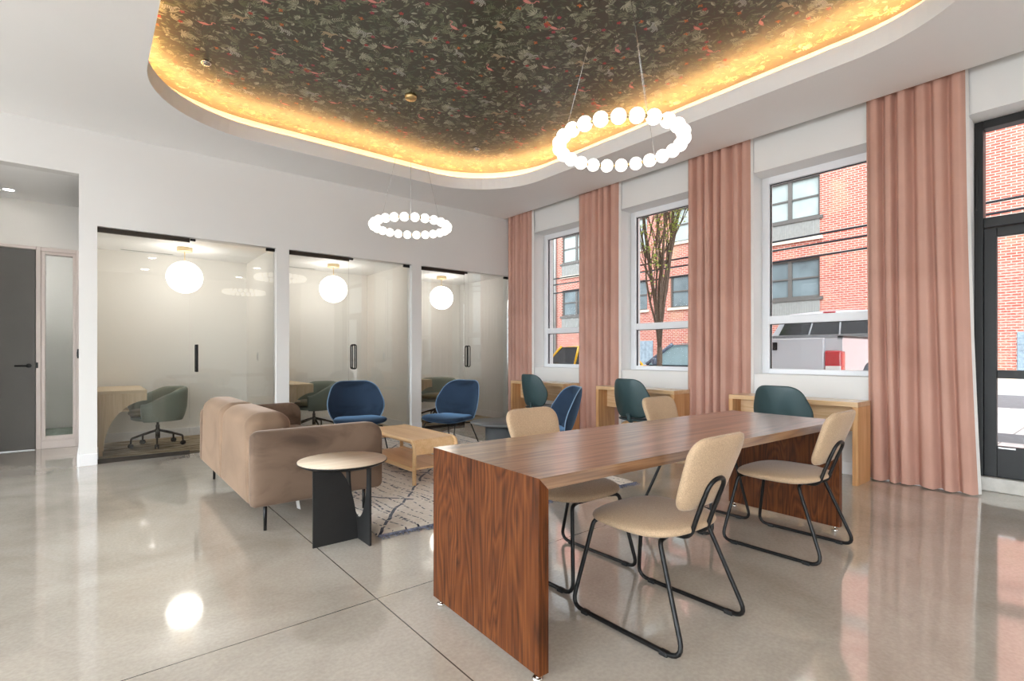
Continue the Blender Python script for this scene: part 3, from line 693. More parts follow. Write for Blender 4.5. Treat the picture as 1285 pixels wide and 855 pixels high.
tag(MB().box(XW+.01, .79, BY+.13, BY+2.19, 0, .012).build('carpet', 'carpet_green'), 'grey-green carpet in the room beyond the hallway sidelight', 'carpet')
# small things on the walls and ceiling
t = thing('card_reader', 'small black card reader on the hallway corner wall', 'card reader', (-.09, NY+.1, 1.2)); MB().bbox(-.016, -.0005, -.02, .02, -.05, .05, .004).build('housing', 'black_metal', t); MB().bbox(-.0185, -.0162, -.013, .013, -.03, .02, .001).build('face_plate', 'blackened_steel', t)
def switch(loc, rz, label):
    t = thing('light_switch', label, 'light switch', loc, rz, 'light switches in the glass offices')
    MB().bbox(-.036, .036, -.007, 0, -.058, .058, .003).build('plate', 'white_plastic', t); MB().bbox(-.012, .012, -.012, -.0072, -.03, .03, .002).build('rocker', 'white_plastic', t)
switch((WX, 8.1, 1.16), -PI/2, 'white light switch on the side wall of the office nearest the curtains')
switch((3.85, 8.1, 1.16), -PI/2, 'white light switch on the side wall of the middle glass office')
switch((1.881, 8.1, 1.16), -PI/2, 'white light switch on the side wall of the leftmost glass office')
def downlight(x, y, z, r, label, lens='downlight'):
    t = thing('downlight', label, 'ceiling light', (x, y, z), 0, 'recessed round ceiling lights')
    MB().lathe([(r*.78, -.004), (r*.8, -.007), (r, -.003), (r, 0)], 32).build('trim_ring', 'white_plastic', t)
    MB().lathe([(1e-5, -.0042), (r*.78, -.0042)], 32).build('lens', lens, t)
downlight(-.73, 8.33, 3.11, .06, 'round recessed downlight in the hallway ceiling before the grey door')
for i, (x, y) in enumerate(((-1.2, -.6), (-1.2, 2.4), (-1.2, -3.2), (1.2, -1.2), (3.6, -1.2), (1.2, -3.4), (3.6, -3.4), (-1.2, 5.2))):  # out-of-view ceiling lamps added to brighten the room
    downlight(x, y, CH, .11, 'added unseen round fill downlight in the white ceiling behind the viewer or at the left')
downlight(-.6, BY+1.1, 3.11, .22, 'added unseen downlight brightening the room beyond the hallway sidelight')  # hidden lamp added so the sidelight looks brighter
def sprinkler(x, y, lab):
    t = thing('sprinkler_cover', lab, 'sprinkler', (x, y, WPZ-.003))
    MB().lathe([(.045, 0), (.045, -.012), (.038, -.017)], 28).build('escutcheon', 'chrome', t); MB().lathe([(1e-5, -.028), (.03, -.028), (.034, -.022), (.034, -.0172), (1e-5, -.0172)], 24).build('cap', 'steel', t)
sprinkler(.83, 5.47, 'silver sprinkler disc at the left end of the jungle ceiling')
sprinkler(3.93, 5.51, 'silver sprinkler disc near the far right curve of the jungle ceiling')
# ------------------------------------------------------------------ glass offices
names = ['leftmost', 'middle', 'rightmost']
def office(i, x0, x1, xs):
    nm = names[i]; GY = NY+.07
    t = thing('glass_partition', ['wide clear glass office front left of the sofa, with a flat dark pull handle', 'clear glass office front in the middle, behind the first blue chair', 'clear glass office front beside the pink curtain'][i], 'glass wall', ((x0+x1)/2, GY, 0), 0, 'glass office fronts')
    cx = (x0+x1)/2; a, b = x0-cx, x1-cx; s = xs-cx
    MB().box(a, s-.004, -.006, .006, .045, GH-.05).build('fixed_panel', 'partition_glass', t)
    d = MB().box(s+.004, b-.012, -.006, .006, .012, GH-.012).build('door_panel', 'partition_glass', t)
    MB().bbox(a, s, -.02, .02, GH-.052, GH, .002).build('top_channel', 'bronze_dark', t)
    MB().bbox(a, s, -.02, .02, 0, .045, .002).build('bottom_channel', 'bronze_dark', t)
    for q in ((b-.11, b-.005, GH-.042, GH-.004), (s+.005, s+.06, GH-.03, GH-.004), (b-.11, b-.005, 0, .04)):
        MB().bbox(q[0], q[1], -.014, .014, q[2], q[3], .002).build('patch_fitting', 'black_metal', t)
    hx = s+.07; z0, z1 = 1.0, 1.31
    h = MB()
    if i == 0:
        for y in (-.045, .045): h.bbox(hx-.013, hx+.013, y-.006, y+.006, z0-.02, z1, .004)
        for z in (z0+.01, z1-.03): h.tube([(hx, -.045, z), (hx, .045, z)], .006, 8)
    else:
        ring = rrect(hx-.03, hx+.03, z0-.02, z1+.02, .029, 6)
        for y in (-.03, .03): h.tube([(u, y, v) for u, v in ring], .0085, 8, closed=True)
        for z in (z0, z1): h.tube([(hx-.028, -.03, z), (hx-.028, .03, z)], .005, 8)
    h.build('pull_handle', 'black_metal', d)
for i, ((x0, x1), xs) in enumerate(zip(OFF, (.923, 2.878, 4.872))): office(i, x0, x1, xs)
for i, (x0, x1) in enumerate(OFF):
    tag(MB().box(x0+.018, x1-.018, NY+.13, BY-.018, 0, .008).build('carpet', 'office_carpet'), 'brown mottled carpet filling the %s glass office' % names[i], 'carpet', 'office carpets')
    t = thing('ceiling_vent', 'narrow slot vent in the ceiling of the %s glass office' % names[i], 'vent', (x0+.55, BY-.14, 2.6), 0, 'slot vents in the office ceilings')
    m = MB(); m.box(-.3, .3, -.03, -.022, -.006, 0); m.box(-.3, .3, .022, .03, -.006, 0); m.box(-.3, -.292, -.022, .022, -.006, 0); m.box(.292, .3, -.022, .022, -.006, 0); m.build('frame', 'white_plastic', t)
    MB().box(-.29, .29, -.02, .02, -.004, -.0005).build('slot', 'bronze_dark', t)
# globe pendants
def globe(loc, label):
    t = thing('globe_pendant', label, 'pendant light', loc, 0, 'white globe pendants in the glass offices')
    MB().lathe([(1e-5, -.05), (.088, -.05), (.09, -.046), (.09, 0)], 40).build('canopy', 'brass_pale', t)
    MB().tube([(0, 0, -.05), (0, 0, -.19)], .005, 8).build('stem', 'brass', t)
    zc = -.39; r = .208
    g = MB().sphere((0, 0, zc), r, 40, 24).build('globe', 'globe_glow', t)
    n = 48; tilt = .12
    MB().tube([((r+.001)*math.cos(2*PI*k/n), (r+.001)*math.sin(2*PI*k/n), zc+.012+(r+.001)*tilt*.35*math.cos(2*PI*k/n-2.5)) for k in range(n)], .0045, 6, closed=True).build('band', 'brass', t)
    return t
g0 = globe((.97, 8.0, 2.6), 'white globe pendant with a thin brass band in the leftmost glass office')
copy_thing(g0, (2.95, 8.0, 2.6), 0, 'white globe pendant with a thin brass band in the middle glass office')
copy_thing(g0, (4.92, 8.0, 2.6), 0, 'white globe pendant with a thin brass band in the rightmost glass office')
# wall desks with curved end panel
def office_desk(loc, label):
    t = thing('office_desk', label, 'desk', loc, 0, 'pale wood desks in the glass offices')
    MB().bbox(0, .47, .0, 1.1, .722, .755, .004).build('desktop', 'birch_x', t)
    P = [(0, .0), (.05, .0), (.05, .06)]
    for k in range(15):
        a = PI/2*k/14; P.append((.06+.41*(1-math.cos(a))**1.0, .06+.57*math.sin(a)))
    P += [(.47, .722), (0, .722)]
    MB().prism(P, lambda u, v, h: (u, h, v), .0, .03).build('end_panel', 'birch_z', t)
    MB().bbox(.0, .3, .04, 1.09, .5, .52, .003).build('shelf', 'birch_x', t)
    return t
d0 = office_desk((.064, 7.6, .008), 'pale wood desk with a curved end panel in the leftmost glass office')
copy_thing(d0, (2.042, 7.6, .008), 0, 'pale wood desk behind the tub chair in the middle glass office')
copy_thing(d0, (4.019, 7.6, .008), 0, 'pale wood desk behind the tub chair in the rightmost glass office')
# tub office chairs on castors
def tub_chair(loc, rz, label):
    t = thing('office_chair', label, 'office chair', loc, rz, 'tub office chairs on castors')
    def wall(inset, top_off, zb):
        N_ = 44; out = []
        for k in range(N_+1):
            a = math.radians(-90-142+284*k/N_)             # round the back, open to +Y
            ca, sa = math.cos(a), math.sin(a); rx, ry = .33-inset, .30-inset
            x = rx*math.copysign(abs(ca)**.8, ca); y = ry*math.copysign(abs(sa)**.8, sa)
            w = abs(k/N_-.5)*2; s_ = min(1, max(0, (w-.38)/.6)); s_ = s_*s_*(3-2*s_)
            out.append((x, y, zb, .75-top_off-.17*s_-.03*w))
        return out
    O, Ii = wall(0, 0, .335), wall(.05, .004, .40)
    m = MB(); nk = len(O); nz = 7; vs = []; cols = []
    for k in range(nk):
        x, y, zb, zt = O[k]; xi, yi, zbi, zti = Ii[k]; col = []
        for j in range(nz+1):
            q = j/nz; f = .86+.14*min(1, q*2.2)**.6+.05*q; col.append((x*f, y*f, zb+(zt-.015-zb)*q))
        for a in (0.25, .5, .75): col.append((x*1.05*(1-a)+xi*1.02*a, y*1.05*(1-a)+yi*1.02*a, zt+.012*math.sin(PI*a)))
        for j in range(nz+1): q = 1-j/nz; col.append((xi*(.95+.05*q), yi*(.95+.05*q), zbi+(zti-.015-zbi)*q))
        cols.append(col)
    c = len(cols[0]); vs = [p for col in cols for p in col]
    fs = [(k*c+j, (k+1)*c+j, (k+1)*c+j+1, k*c+j+1) for k in range(nk-1) for j in range(c-1)]+[tuple(range(c)), tuple((nk-1)*c+j for j in range(c))[::-1]]
    m.add(vs, fs, True)
    sh = m.build('shell', 'green_fabric', t)
    MB().pillow(superellipse(.255, .27, 2.8, 44, (0, .035)), .05, .05, lambda u, v, h: (u, v, .44+h)).build('seat_cushion', 'green_fabric_in', t)
    MB().pillow(superellipse(.285, .265, 2.6, 44, (0, .01)), .03, .035, lambda u, v, h: (u, v, .368+h)).build('seat_base', 'green_fabric', t)
    m = MB(); m.lathe([(.03, .19), (.03, .215), (.022, .22), (.022, .27), (.014, .275), (.014, .335)], 20); m.lathe([(.026, .1), (.026, .19)], 20); m.build('gas_lift', 'bronze_dark', t)
    for k in range(5):
        a = 2*PI*k/5+.3; ca, sa = math.cos(a), math.sin(a)
        l = MB().tube([(ca*.02, sa*.02, .2), (ca*.17, sa*.17, .16), (ca*.285, sa*.285, .125), (ca*.29, sa*.29, .055)], [.016, .011], 8, fillet=.03).build('leg', 'bronze_dark', t)
        w = MB()
        for q in (-.013, .013): w.lathe([(.012, -.009), (.027, -.008), (.03, -.003), (.03, .003), (.027, .008), (.012, .009)], 18, (0, 0, 0), 'X')
        w = MB(); ta = a+PI/2
        for q in (-.014, .014):
            base = MB().lathe([(.01, -.009), (.026, -.008), (.029, 0), (.026, .008), (.01, .009)], 18, (0, 0, 0), 'X')
            w.add([(ca*.29+(p[0]+q)*math.cos(ta)-p[1]*math.sin(ta), sa*.29+(p[0]+q)*math.sin(ta)+p[1]*math.cos(ta), p[2]+.03) for p in base.v], base.f, True)
        w.tube([(ca*.29, sa*.29, .03), (ca*.29, sa*.29, .06)], .009, 8); w.build('caster', 'rubber', l)
    return t
tc0 = tub_chair((.68, 8.06, .008), face_rz(-1, -.22), 'grey-green tub office chair on castors in the leftmost glass office')
copy_thing(tc0, (2.67, 8.06, .008), face_rz(-1, -.25), 'grey-green tub office chair on castors in the middle glass office, above the sofa arm')
copy_thing(tc0, (4.82, 8.0, .008), face_rz(-.75, -.75), 'olive tub office chair turned forward in the rightmost glass office, behind a blue chair')

# ------------------------------------------------------------------ curtains
def curtain(y0, y1, yb0, yb1, folds, seed, label):
    """y0..y1 at the heading, yb0..yb1 at the hem (far to near)"""
    r = random.Random(seed); ph = [r.uniform(-.5, .5) for _ in range(6)]; zt, zb = 3.84, .012; X0 = 5.755
    t = thing('curtain', label, 'curtain', (X0, (y0+y1)/2, zb), 0, 'pink velvet curtains'); yc = (y0+y1)/2
    def fold(u, z):
        w = 2*PI*folds*(u+.012*math.sin(7*u+ph[0]*6)+.018*math.sin(13*u+ph[1]*9)*(1-z*.6))
        a = .037+.012*math.sin(5*u+ph[2]*6)
        g = (.5+.5*math.cos(w))**2.6                       # broad fronts, narrow grooves
        return (-a*.9+2.0*a*g-.25*a*math.cos(w*.5+ph[5]*4))*(.9+.2*(1-z))+.006*math.sin(23*u+4*z+ph[3]*6)
    def P(off, e0=0, e1=0):
        def f(u, v):
            z = v; k = (1-z)**1.6
            ya = (y0+e0)*(1-k)+(yb0+e0)*k; yb = (y1+e1)*(1-k)+(yb1+e1)*k
            sway = .008*math.sin(3*z+9*u+ph[4]*6)*(1-z)
            return (min(max(fold(u, z), -.044), .055)+off, ya+(yb-ya)*u+sway-yc, (zt-zb)*z+.010*math.sin(2*PI*folds*u)*(1-z)*.5)
        return f
    MB().grid(folds*16, 22, P(0)).build('fabric_panel', 'pink_velvet', t)
    m = MB().grid(folds*16, 22, P(.016)); f0 = P(0)
    m.grid(3, 22, lambda u, v: (lambda p: (p[0]+.004+.03*u, p[1]-.016*u, p[2]))(f0(1, v)))
    m.build('lining', 'lining', t)
    MB().bbox(-.012, .012, y1-yc-.05, y0-yc+.02, 3.845, 3.865, .003).build('track', 'white_plastic', t)
curtain(7.10, 6.50, 7.10, 6.49, 6, 1, 'pink velvet curtain in the corner beside the glass offices')
curtain(5.43, 4.655, 5.41, 4.66, 6, 2, 'pink velvet curtain between the taxi window and the tree window')
curtain(3.565, 2.785, 3.565, 2.785, 7, 3, 'pink velvet curtain between the tree window and the pickup window')
curtain(1.66, .935, 1.64, .85, 6, 4, 'widest pink velvet curtain beside the black glass door')

# ------------------------------------------------------------------ window desks
def window_desk(loc, L, label):
    t = thing('window_desk', label, 'desk', loc, 0, 'oak desks under the windows')
    D = .345; H = .757; th = .045
    MB().bbox(0, D, 0, L, H-th, H, .003).build('desktop', 'oak_desk_y', t)
    for y in (0, L-th): MB().bbox(0, D, y, y+th, 0, H-th-.0005, .003).build('side_panel', 'oak_desk_z', t)
    MB().bbox(D-.17, D-.15, th+.0005, L-th-.0005, .47, H-th-.0005, .002).build('modesty_panel', 'oak_desk_y', t)
    return t
wd = window_desk((5.362, 1.605, 0), 1.215, 'oak window desk beneath the pickup window, beside the widest curtain')
copy_thing(wd, (5.362, 3.50, 0), 0, 'oak window desk beneath the tree window')
copy_thing(wd, (5.362, 5.345, 0), 0, 'oak window desk beneath the taxi window, closest to the offices')

# beetle-backed chairs -------------------------------------------------
BEETLE = rpoly([(-.2, 0), (.2, 0), (.282, .19), (.19, .455), (-.19, .455), (-.282, .19)], [.12, .12, .24, .15, .15, .24], 8)
def bmap(yb, zb, tilt, curv, hs=1):
    return lambda u, v, h: (u, yb-v*math.tan(tilt)+curv*u*u+.25*(v-.2)**2+h*hs, zb+v)
def teal_chair(loc, rz, label):
    t = thing('desk_chair', label, 'chair', loc, rz, 'teal shell chairs at the window desks')
    MB().pillow(BEETLE, .006, .008, bmap(-.215, .455, .2, 1.7), 5, 2.2).build('backrest', 'teal_plastic', t)
    MB().pillow(superellipse(.25, .235, 2.5, 44, (0, .02)), .004, .03, lambda u, v, h: (u, v, .43+h-.25*max(0, v-.15)**2), 6, 2.4).build('seat_shell', 'teal_plastic', t)
    MB().pillow(superellipse(.235, .22, 2.5, 44, (0, .022)), .026, .003, lambda u, v, h: (u, v, .435+h-.25*max(0, v-.15)**2), 6, 2.8).build('seat_pad', 'dark_pad', t)
    MB().tube([(0, -.16, .412), (0, -.205, .43), (0, -.222, .5)], [.03, .022], 10, fillet=.03).build('back_bracket', 'teal_plastic', t)
    for sx in (-1, 1):
        for sy in (-1, 1):
            MB().tube([(sx*.06, sy*.05, .385), (sx*.15, sy*.13, .375), (sx*.215, sy*.2, 0.0)], [.014, .018, .018, .018, .018, .018, .018, .018, .0115], 10, fillet=.06).build('leg', 'oak_light_z', t)
    MB().bbox(-.09, .09, -.08, .08, .382, .402, .006).build('leg_hub', 'oak_light_x', t)
    return t
te = teal_chair((5.07, 2.08, 0), face_rz(1, 0), 'teal shell chair at the desk beneath the pickup window')
copy_thing(te, (5.07, 3.77, 0), face_rz(1, 0.0), 'teal shell chair with oak legs at the desk beneath the tree window')
copy_thing(te, (5.07, 5.49, 0), face_rz(1, 0.0), 'teal shell chair with oak legs at the desk beneath the taxi window')

# blue velvet lounge chairs -------------------------------------------
LB = rpoly([(-.29, 0), (.29, 0), (.375, .2), (.27, .50), (-.27, .50), (-.375, .2)], [.13, .13, .3, .2, .2, .3], 9)
def lounge_chair(loc, rz, label):
    t = thing('lounge_chair', label, 'lounge chair', loc, rz, 'blue velvet lounge chairs round the rug')
    f = bmap(-.23, .315, .30, 1.45)
    MB().pillow(LB, .03, .022, f, 7, 2.4).build('backrest', 'blue_velvet', t)
    MB().tube([f(u, v, 0) for u, v in LB], .006, 6, closed=True).build('piping', 'blue_piping', t)
    so = rpoly([(-.24, -.26), (.24, -.26), (.37, .30), (-.37, .30)], [.16, .16, .2, .2], 9)
    MB().pillow(so, .045, .05, lambda u, v, h: (u, v, .33+h-.16*max(0, v-.05)**2+.03*(u/.37)**2), 7, 2.6).build('seat', 'blue_velvet', t)
    for sx in (-1, 1):
        MB().tube([(sx*.2, .12, .275), (sx*.25, .22, .27), (sx*.29, .31, 0)], .008, 8, fillet=.025).build('leg', 'black_metal', t)
        MB().tube([(sx*.17, -.1, .275), (sx*.2, -.16, .27), (sx*.25, -.27, 0)], .008, 8, fillet=.025).build('leg', 'black_metal', t)
    m = MB(); m.tube([(-.2, .12, .278), (.2, .12, .278)], .008, 8); m.tube([(-.17, -.1, .278), (.17, -.1, .278)], .008, 8); m.build('cross_bar', 'black_metal', t)
    return t
lc = lounge_chair((2.63, 6.27, .0245), face_rz(-.2, -1), 'blue velvet lounge chair facing forward before the middle glass office')
copy_thing(lc, (3.66, 5.72, .0245), face_rz(-.96, -.3), 'blue velvet lounge chair turned sideways before the rightmost glass office')
copy_thing(lc, (3.84, 4.06, .0245), face_rz(-.86, .5), 'blue velvet lounge chair seen side-on behind the wooden table')

# ------------------------------------------------------------------ sofa
t = thing('sofa', 'taupe velvet two-seat sofa with rounded back and thin black legs', 'sofa', (1.28, 4.735, 0))
X0, X1, Y0, Y1 = -.46, .47, -1.075, 1.075
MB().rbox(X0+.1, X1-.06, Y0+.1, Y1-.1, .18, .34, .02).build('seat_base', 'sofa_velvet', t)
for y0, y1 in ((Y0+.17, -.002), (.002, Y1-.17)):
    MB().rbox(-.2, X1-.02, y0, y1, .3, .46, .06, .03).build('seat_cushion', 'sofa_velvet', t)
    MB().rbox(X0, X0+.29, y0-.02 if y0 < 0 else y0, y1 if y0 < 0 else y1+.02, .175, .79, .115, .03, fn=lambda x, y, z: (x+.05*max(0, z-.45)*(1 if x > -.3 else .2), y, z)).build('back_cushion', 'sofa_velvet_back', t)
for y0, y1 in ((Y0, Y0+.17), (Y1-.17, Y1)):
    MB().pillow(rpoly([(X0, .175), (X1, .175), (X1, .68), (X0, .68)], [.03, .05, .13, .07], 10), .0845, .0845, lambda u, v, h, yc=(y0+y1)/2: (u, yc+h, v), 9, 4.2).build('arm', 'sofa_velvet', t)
for x in (X0+.1, X1-.13):
    for y in (Y0+.1, Y1-.2): MB().tube([(x, y, .02 if x > 0 else 0), (x, y, .2)], [.011, .013], 12).build('leg', 'black_metal', t)
m = MB(); m.add([(-.14, Y0+.14, .10), (-.115, Y0+.14, .085), (-.125, Y0+.16, .18), (-.15, Y0+.15, .18)], [(0, 1, 2, 3)]); m.build('care_tag', 'white_plastic', t)

# side table with crossing steel plates
t = thing('side_table', 'round oak-topped side table on black crossed steel plates beside the sofa arm', 'side table', (1.25, 3.225, 0))
r = .275
MB().lathe([(r-.03, .497), (r, .515), (r, .519)], 64).build('table_rim', 'black_metal', t)
MB().lathe([(1e-5, .5195), (r-.004, .5195), (r-.003, .524), (1e-5, .524)], 64).build('tabletop', 'oak_top', t)
P = [(-.19, 0), (.095, 0)]
for k in range(25): a = PI/2*k/24; P.append((-.19+.07+.215*math.cos(a)**.85 if k < 24 else -.12, .497*math.sin(a)))
P += [(-.19, .497)]
MB().prism(P, lambda u, v, h: (u, h+.0, v), -.006, .006).build('curved_plate', 'blackened_steel', t)
P = [(-.19, 0), (.19, 0), (.19, .497), (.145, .497)]
for k in range(1, 24):
    a = PI*k/24; P.append((.145*math.cos(a), .497-.36*math.sin(a)**.8))
P += [(-.145, .497), (-.19, .497)]
MB().prism(P, lambda u, v, h: (.1+h, u, v), -.004, .008).build('notched_plate', 'blackened_steel', t)

# ------------------------------------------------------------------ coffee table
t = thing('coffee_table', 'light oak coffee table with rounded rails and a lower shelf on the rug', 'coffee table', (2.465, 4.66, .022))
hw, hl, H = .225, .56, .395
prof = []                                                   # top slab bending down at both ends
for k in range(9): a = PI/2*k/8; prof.append((-hl+.02+.07*(1-math.sin(a)) if 0 else -hl+.07-.07*math.cos(a)+.0, H-.09+.09*math.sin(a)))
up = [(-hl, H-.13)]+prof; up = up+[(-a, b) for a, b in up[::-1]]
lo = [(a*(1-.016/hl) if abs(a) > .3 else a, b-.016) for a, b in up]; lo[0] = (lo[0][0], H-.13); lo[-1] = (lo[-1][0], H-.13)
m = MB(); n = len(up); vs = []
for x in (-hw+.012, hw-.012):
    for a, b in up: vs.append((x, a, b))
    for a, b in lo: vs.append((x, a, b))
fs = []
for k in range(n-1):
    fs += [(k, k+1, 2*n+k+1, 2*n+k), (n+k, n+k+1, 3*n+k+1, 3*n+k), (k, k+1, n+k+1, n+k), (2*n+k, 2*n+k+1, 3*n+k+1, 3*n+k)]
fs += [(0, n, 3*n, 2*n), (n-1, 2*n-1, 4*n-1, 3*n-1)]
m.add(vs, fs, False); m.build('tabletop', 'oak_light_y', t)
for sx in (-1, 1):
    MB().tube([(sx*(hw-.004), -hl+.01, 0), (sx*(hw-.004), -hl+.005, H-.012), (sx*(hw-.004), hl-.005, H-.014), (sx*(hw-.004), hl-.01, 0)], .019, 12, fillet=.075).build('bent_leg_rail', 'oak_light_y', t)
MB().bbox(-hw+.014, hw-.014, -hl+.03, hl-.03, .125, .143, .004).build('shelf', 'oak_light_y', t)
for sx in (-1, 1): MB().bbox(sx*(hw-.003)-.011, sx*(hw-.003)+.011, -hl+.028, hl-.028, .115, .153, .006).build('shelf_rail', 'oak_light_y', t)

# round dark side table between blue chairs
t = thing('pedestal_table', 'low round dark grey pedestal table between two blue chairs', 'side table', (3.84, 4.9, .02))
MB().lathe([(1e-5, .332), (.34, .332), (.362, .345), (.362, .358), (.355, .362), (1e-5, .362)], 56).build('tabletop', 'dark_laminate', t)
MB().lathe([(.19, 0), (.19, .012), (.18, .016), (.18, .332), (1e-5, .332)], 48).build('pedestal', 'dark_laminate', t)

# rug with knotted fringe
rx, ry = 2.46, 3.66; rang = math.atan2(-.2, 2.46)
t = thing('rug', 'cream rug with broken dark lines under the coffee table', 'rug', (1.455, 3.14, 0), rang)
def rugp(u, v):
    e = min(u, 1-u, 1)*rx; g = min(v, 1-v)*ry; d = min(e, g)
    wv = .012*math.sin(9*u+3)+.010*math.sin(7*v)
    return (u*rx+(.008*math.sin(14*v) if d < .02 else 0), v*ry+(.009*math.sin(17*u) if g < .02 else 0), .002+.017*min(1, d/.02)+.001*math.sin(40*u*v))
MB().grid(90, 100, rugp).build('pile', 'rug_pile', t)
m = MB(); rr = random.Random(5)
for side in (0, 1):
    for k in range(120):
        x = rx*(k+.5)/120; y = -.002 if side == 0 else ry+.002; s = -1 if side == 0 else 1; dx = rr.uniform(-.018, .018); ln = rr.uniform(.025, .06)
        m.tube([(x, y-s*.012, .01), (x+dx*.4, y+s*ln*.5, .006), (x+dx, y+s*ln, .004)], [.0042, .0036, .002], 5)
tag(m.build('fringe', 'rug_fringe', t), kind='stuff')
m = MB()
m.box(0, rx, -.004, .006, .002, .016); m.box(0, rx, ry-.006, ry+.004, .002, .016); m.build('bound_edge', 'rug_fringe', t)

# ------------------------------------------------------------------ dining table
A, B_, C_, D_ = Vector((1.264, 1.36)), Vector((1.257, 2.153)), Vector((3.932, 2.04)), Vector((3.93, 1.272))
cen = (A+B_+C_+D_)/4; ax = ((D_-A)+(C_-B_)).normalized(); rz = math.atan2(ax.y, ax.x)
Lh, Wh = 1.335, .392
t = thing('dining_table', 'long walnut waterfall table on small clear feet in the foreground', 'table', (cen.x, cen.y, 0), rz)
th = .045
MB().prism([(-Lh, .75), (-Lh+th, .75-th), (Lh-th, .75-th), (Lh, .75)], lambda u, v, h: (u, h, v), -Wh, Wh).build('tabletop', 'walnut_x_glare', t)
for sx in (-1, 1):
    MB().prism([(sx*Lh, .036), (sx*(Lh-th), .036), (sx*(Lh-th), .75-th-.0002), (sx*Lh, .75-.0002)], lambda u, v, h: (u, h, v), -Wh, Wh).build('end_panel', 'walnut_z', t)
    for y in (-Wh+.035, Wh-.035):
        MB().lathe([(.007, .013), (.007, .036)], 12, (sx*(Lh-th/2), y, 0)).lathe([(.018, 0), (.021, .004), (.021, .011), (.015, .016)], 20, (sx*(Lh-th/2), y, 0)).build('leveling_foot', 'chrome', t)

# dining chairs --------------------------------------------------------
def dining_chair(loc, rz, label):
    t = thing('dining_chair', label, 'chair', loc, rz, 'beige upholstered chairs round the walnut table')
    MB().pillow(superellipse(.262, .242, 2.9, 52, (0, .025)), .04, .032, lambda u, v, h: (u, v, .452+h-.12*max(0, v-.1)**2*2+.02*(u/.26)**2*0+.05*max(0, -v-.12)), 8, 2.5).build('seat', 'beige_fabric', t)
    BO = rpoly([(-.172, .012), (.172, .012), (.212, .332), (-.212, .332)], [.095, .095, .08, .08], 8)
    f = lambda u, v, h: (u, -.205-.40*v+.42*v*v*.2+.55*u*u+h, .532+v)
    MB().pillow(BO, .034, .028, f, 8, 3.0).build('backrest', 'beige_fabric', t)
    MB().tube([f(u*.985, v, .005) for u, v in BO], .0028, 5, closed=True).build('piping', 'beige_fabric', t)
    MB().tube([(-.062, -.08, .416), (-.062, -.20, .42), (-.062, f(.06, -.02, -.036)[1], .512), (-.062, f(.06, .15, -.034)[1], .682), (.062, f(.06, .15, -.034)[1], .682), (.062, f(.06, -.02, -.036)[1], .512), (.062, -.20, .42), (.062, -.08, .416)], .0102, 10, fillet=[0, .06, .05, .058, .058, .05, .06, 0]).build('back_bracket', 'black_metal', t)
    for sx in (-1, 1):
        MB().tube([(sx*.12, .2, .42), (sx*.185, .225, .42), (sx*.255, .30, .012), (sx*.255, -.295, .012), (sx*.185, -.135, .42), (sx*.1, -.12, .42)], .0102, 10, fillet=[0, .035, .055, .055, .035, 0]).build('sled_leg', 'black_metal', t)
        for y in (.215, -.205):
            MB().bbox(sx*.255-.014, sx*.255+.014, y-.02, y+.02, 0, .02, .005).build('glide', 'rubber', t)
    m = MB(); m.tube([(-.13, .2, .42), (.13, .2, .42)], .0102, 8); m.tube([(-.11, -.12, .42), (.11, -.12, .42)], .0102, 8); m.build('cross_bar', 'black_metal', t)
    return t
dc = dining_chair((2.02, 1.40, 0), face_rz(0, 1), 'beige upholstered chair with black sled legs, nearest the viewer, back turned')
copy_thing(dc, (3.40, 1.40, 0), face_rz(0, 1), 'beige upholstered chair with black sled legs at the right end of the near table side')
copy_thing(dc, (2.09, 2.06, 0), face_rz(0, -1), 'beige upholstered chair across the table, partly hidden by its left end')
copy_thing(dc, (3.40, 2.06, 0), face_rz(0, -1), 'pale-lit beige chair across the table towards the windows, facing the near chairs')

# ------------------------------------------------------------------ ring chandeliers
def chandelier(x, y, label):
    t = thing('ring_chandelier', label, 'chandelier', (x, y, WPZ-.003), 0, 'beaded ring chandeliers')
    z = 2.53-WPZ+.003; R_ = .385; n = 24
    MB().lathe([(1e-5, -.045), (.05, -.04), (.062, -.02), (.064, 0)], 32).build('canopy', 'brass', t)
    g = None
    for k in range(n):
        a = 2*PI*(k+.5)/n; p = (R_*math.cos(a), R_*math.sin(a), z)
        if g is None: g = MB().sphere((0, 0, 0), .044, 20, 12).build('globe', 'bulb', t, p)
        else:
            c = g.copy(); COL.objects.link(c); c.parent = t; c.location = p
    MB().tube([(R_*math.cos(2*PI*k/48), R_*math.sin(2*PI*k/48), z) for k in range(48)], .012, 8, closed=True).build('ring', 'brass', t)
    for k in range(3):
        a = 2*PI*k/3+.55+PI/2; MB().tube([(.02*math.cos(a), .02*math.sin(a), -.04), (R_*math.cos(a), R_*math.sin(a), z)], .0012, 5).build('wire', 'steel', t)
chandelier(2.594, 2.08, 'larger-looking glowing ring chandelier hanging nearer, over the walnut table')
chandelier(2.594, 4.825, 'smaller-looking glowing ring chandelier hanging farther, over the coffee table')
# ------------------------------------------------------------------ street outside
def ground(name, x0, x1, m, z=-.02): struct(MB().box(x0, x1, -30, 45, z-.2, z).build(name, m))
ground('sidewalk', WALLX1, 9.7, 'pavers'); ground('street_gutter', 9.7, 10.9, 'asphalt', -.03); ground('street_paving', 10.9, 16, 'pavers', -.03)
ground('street', 16, 21, 'asphalt', -.03); ground('kerb', 21, 22, 'kerb', .04)
struct(MB().box(-40, XW-.2, -40, 45, -.3, -.05).build('yard', 'pavers')); struct(MB().box(XW-.2, WALLX1, -40, YS-.2, -.3, -.05).build('plaza', 'pavers'))
struct(MB().box(13.2, 13.9, 1.9, 2.02, -.03, -.026).build('road_line', 'taxi_yellow'))

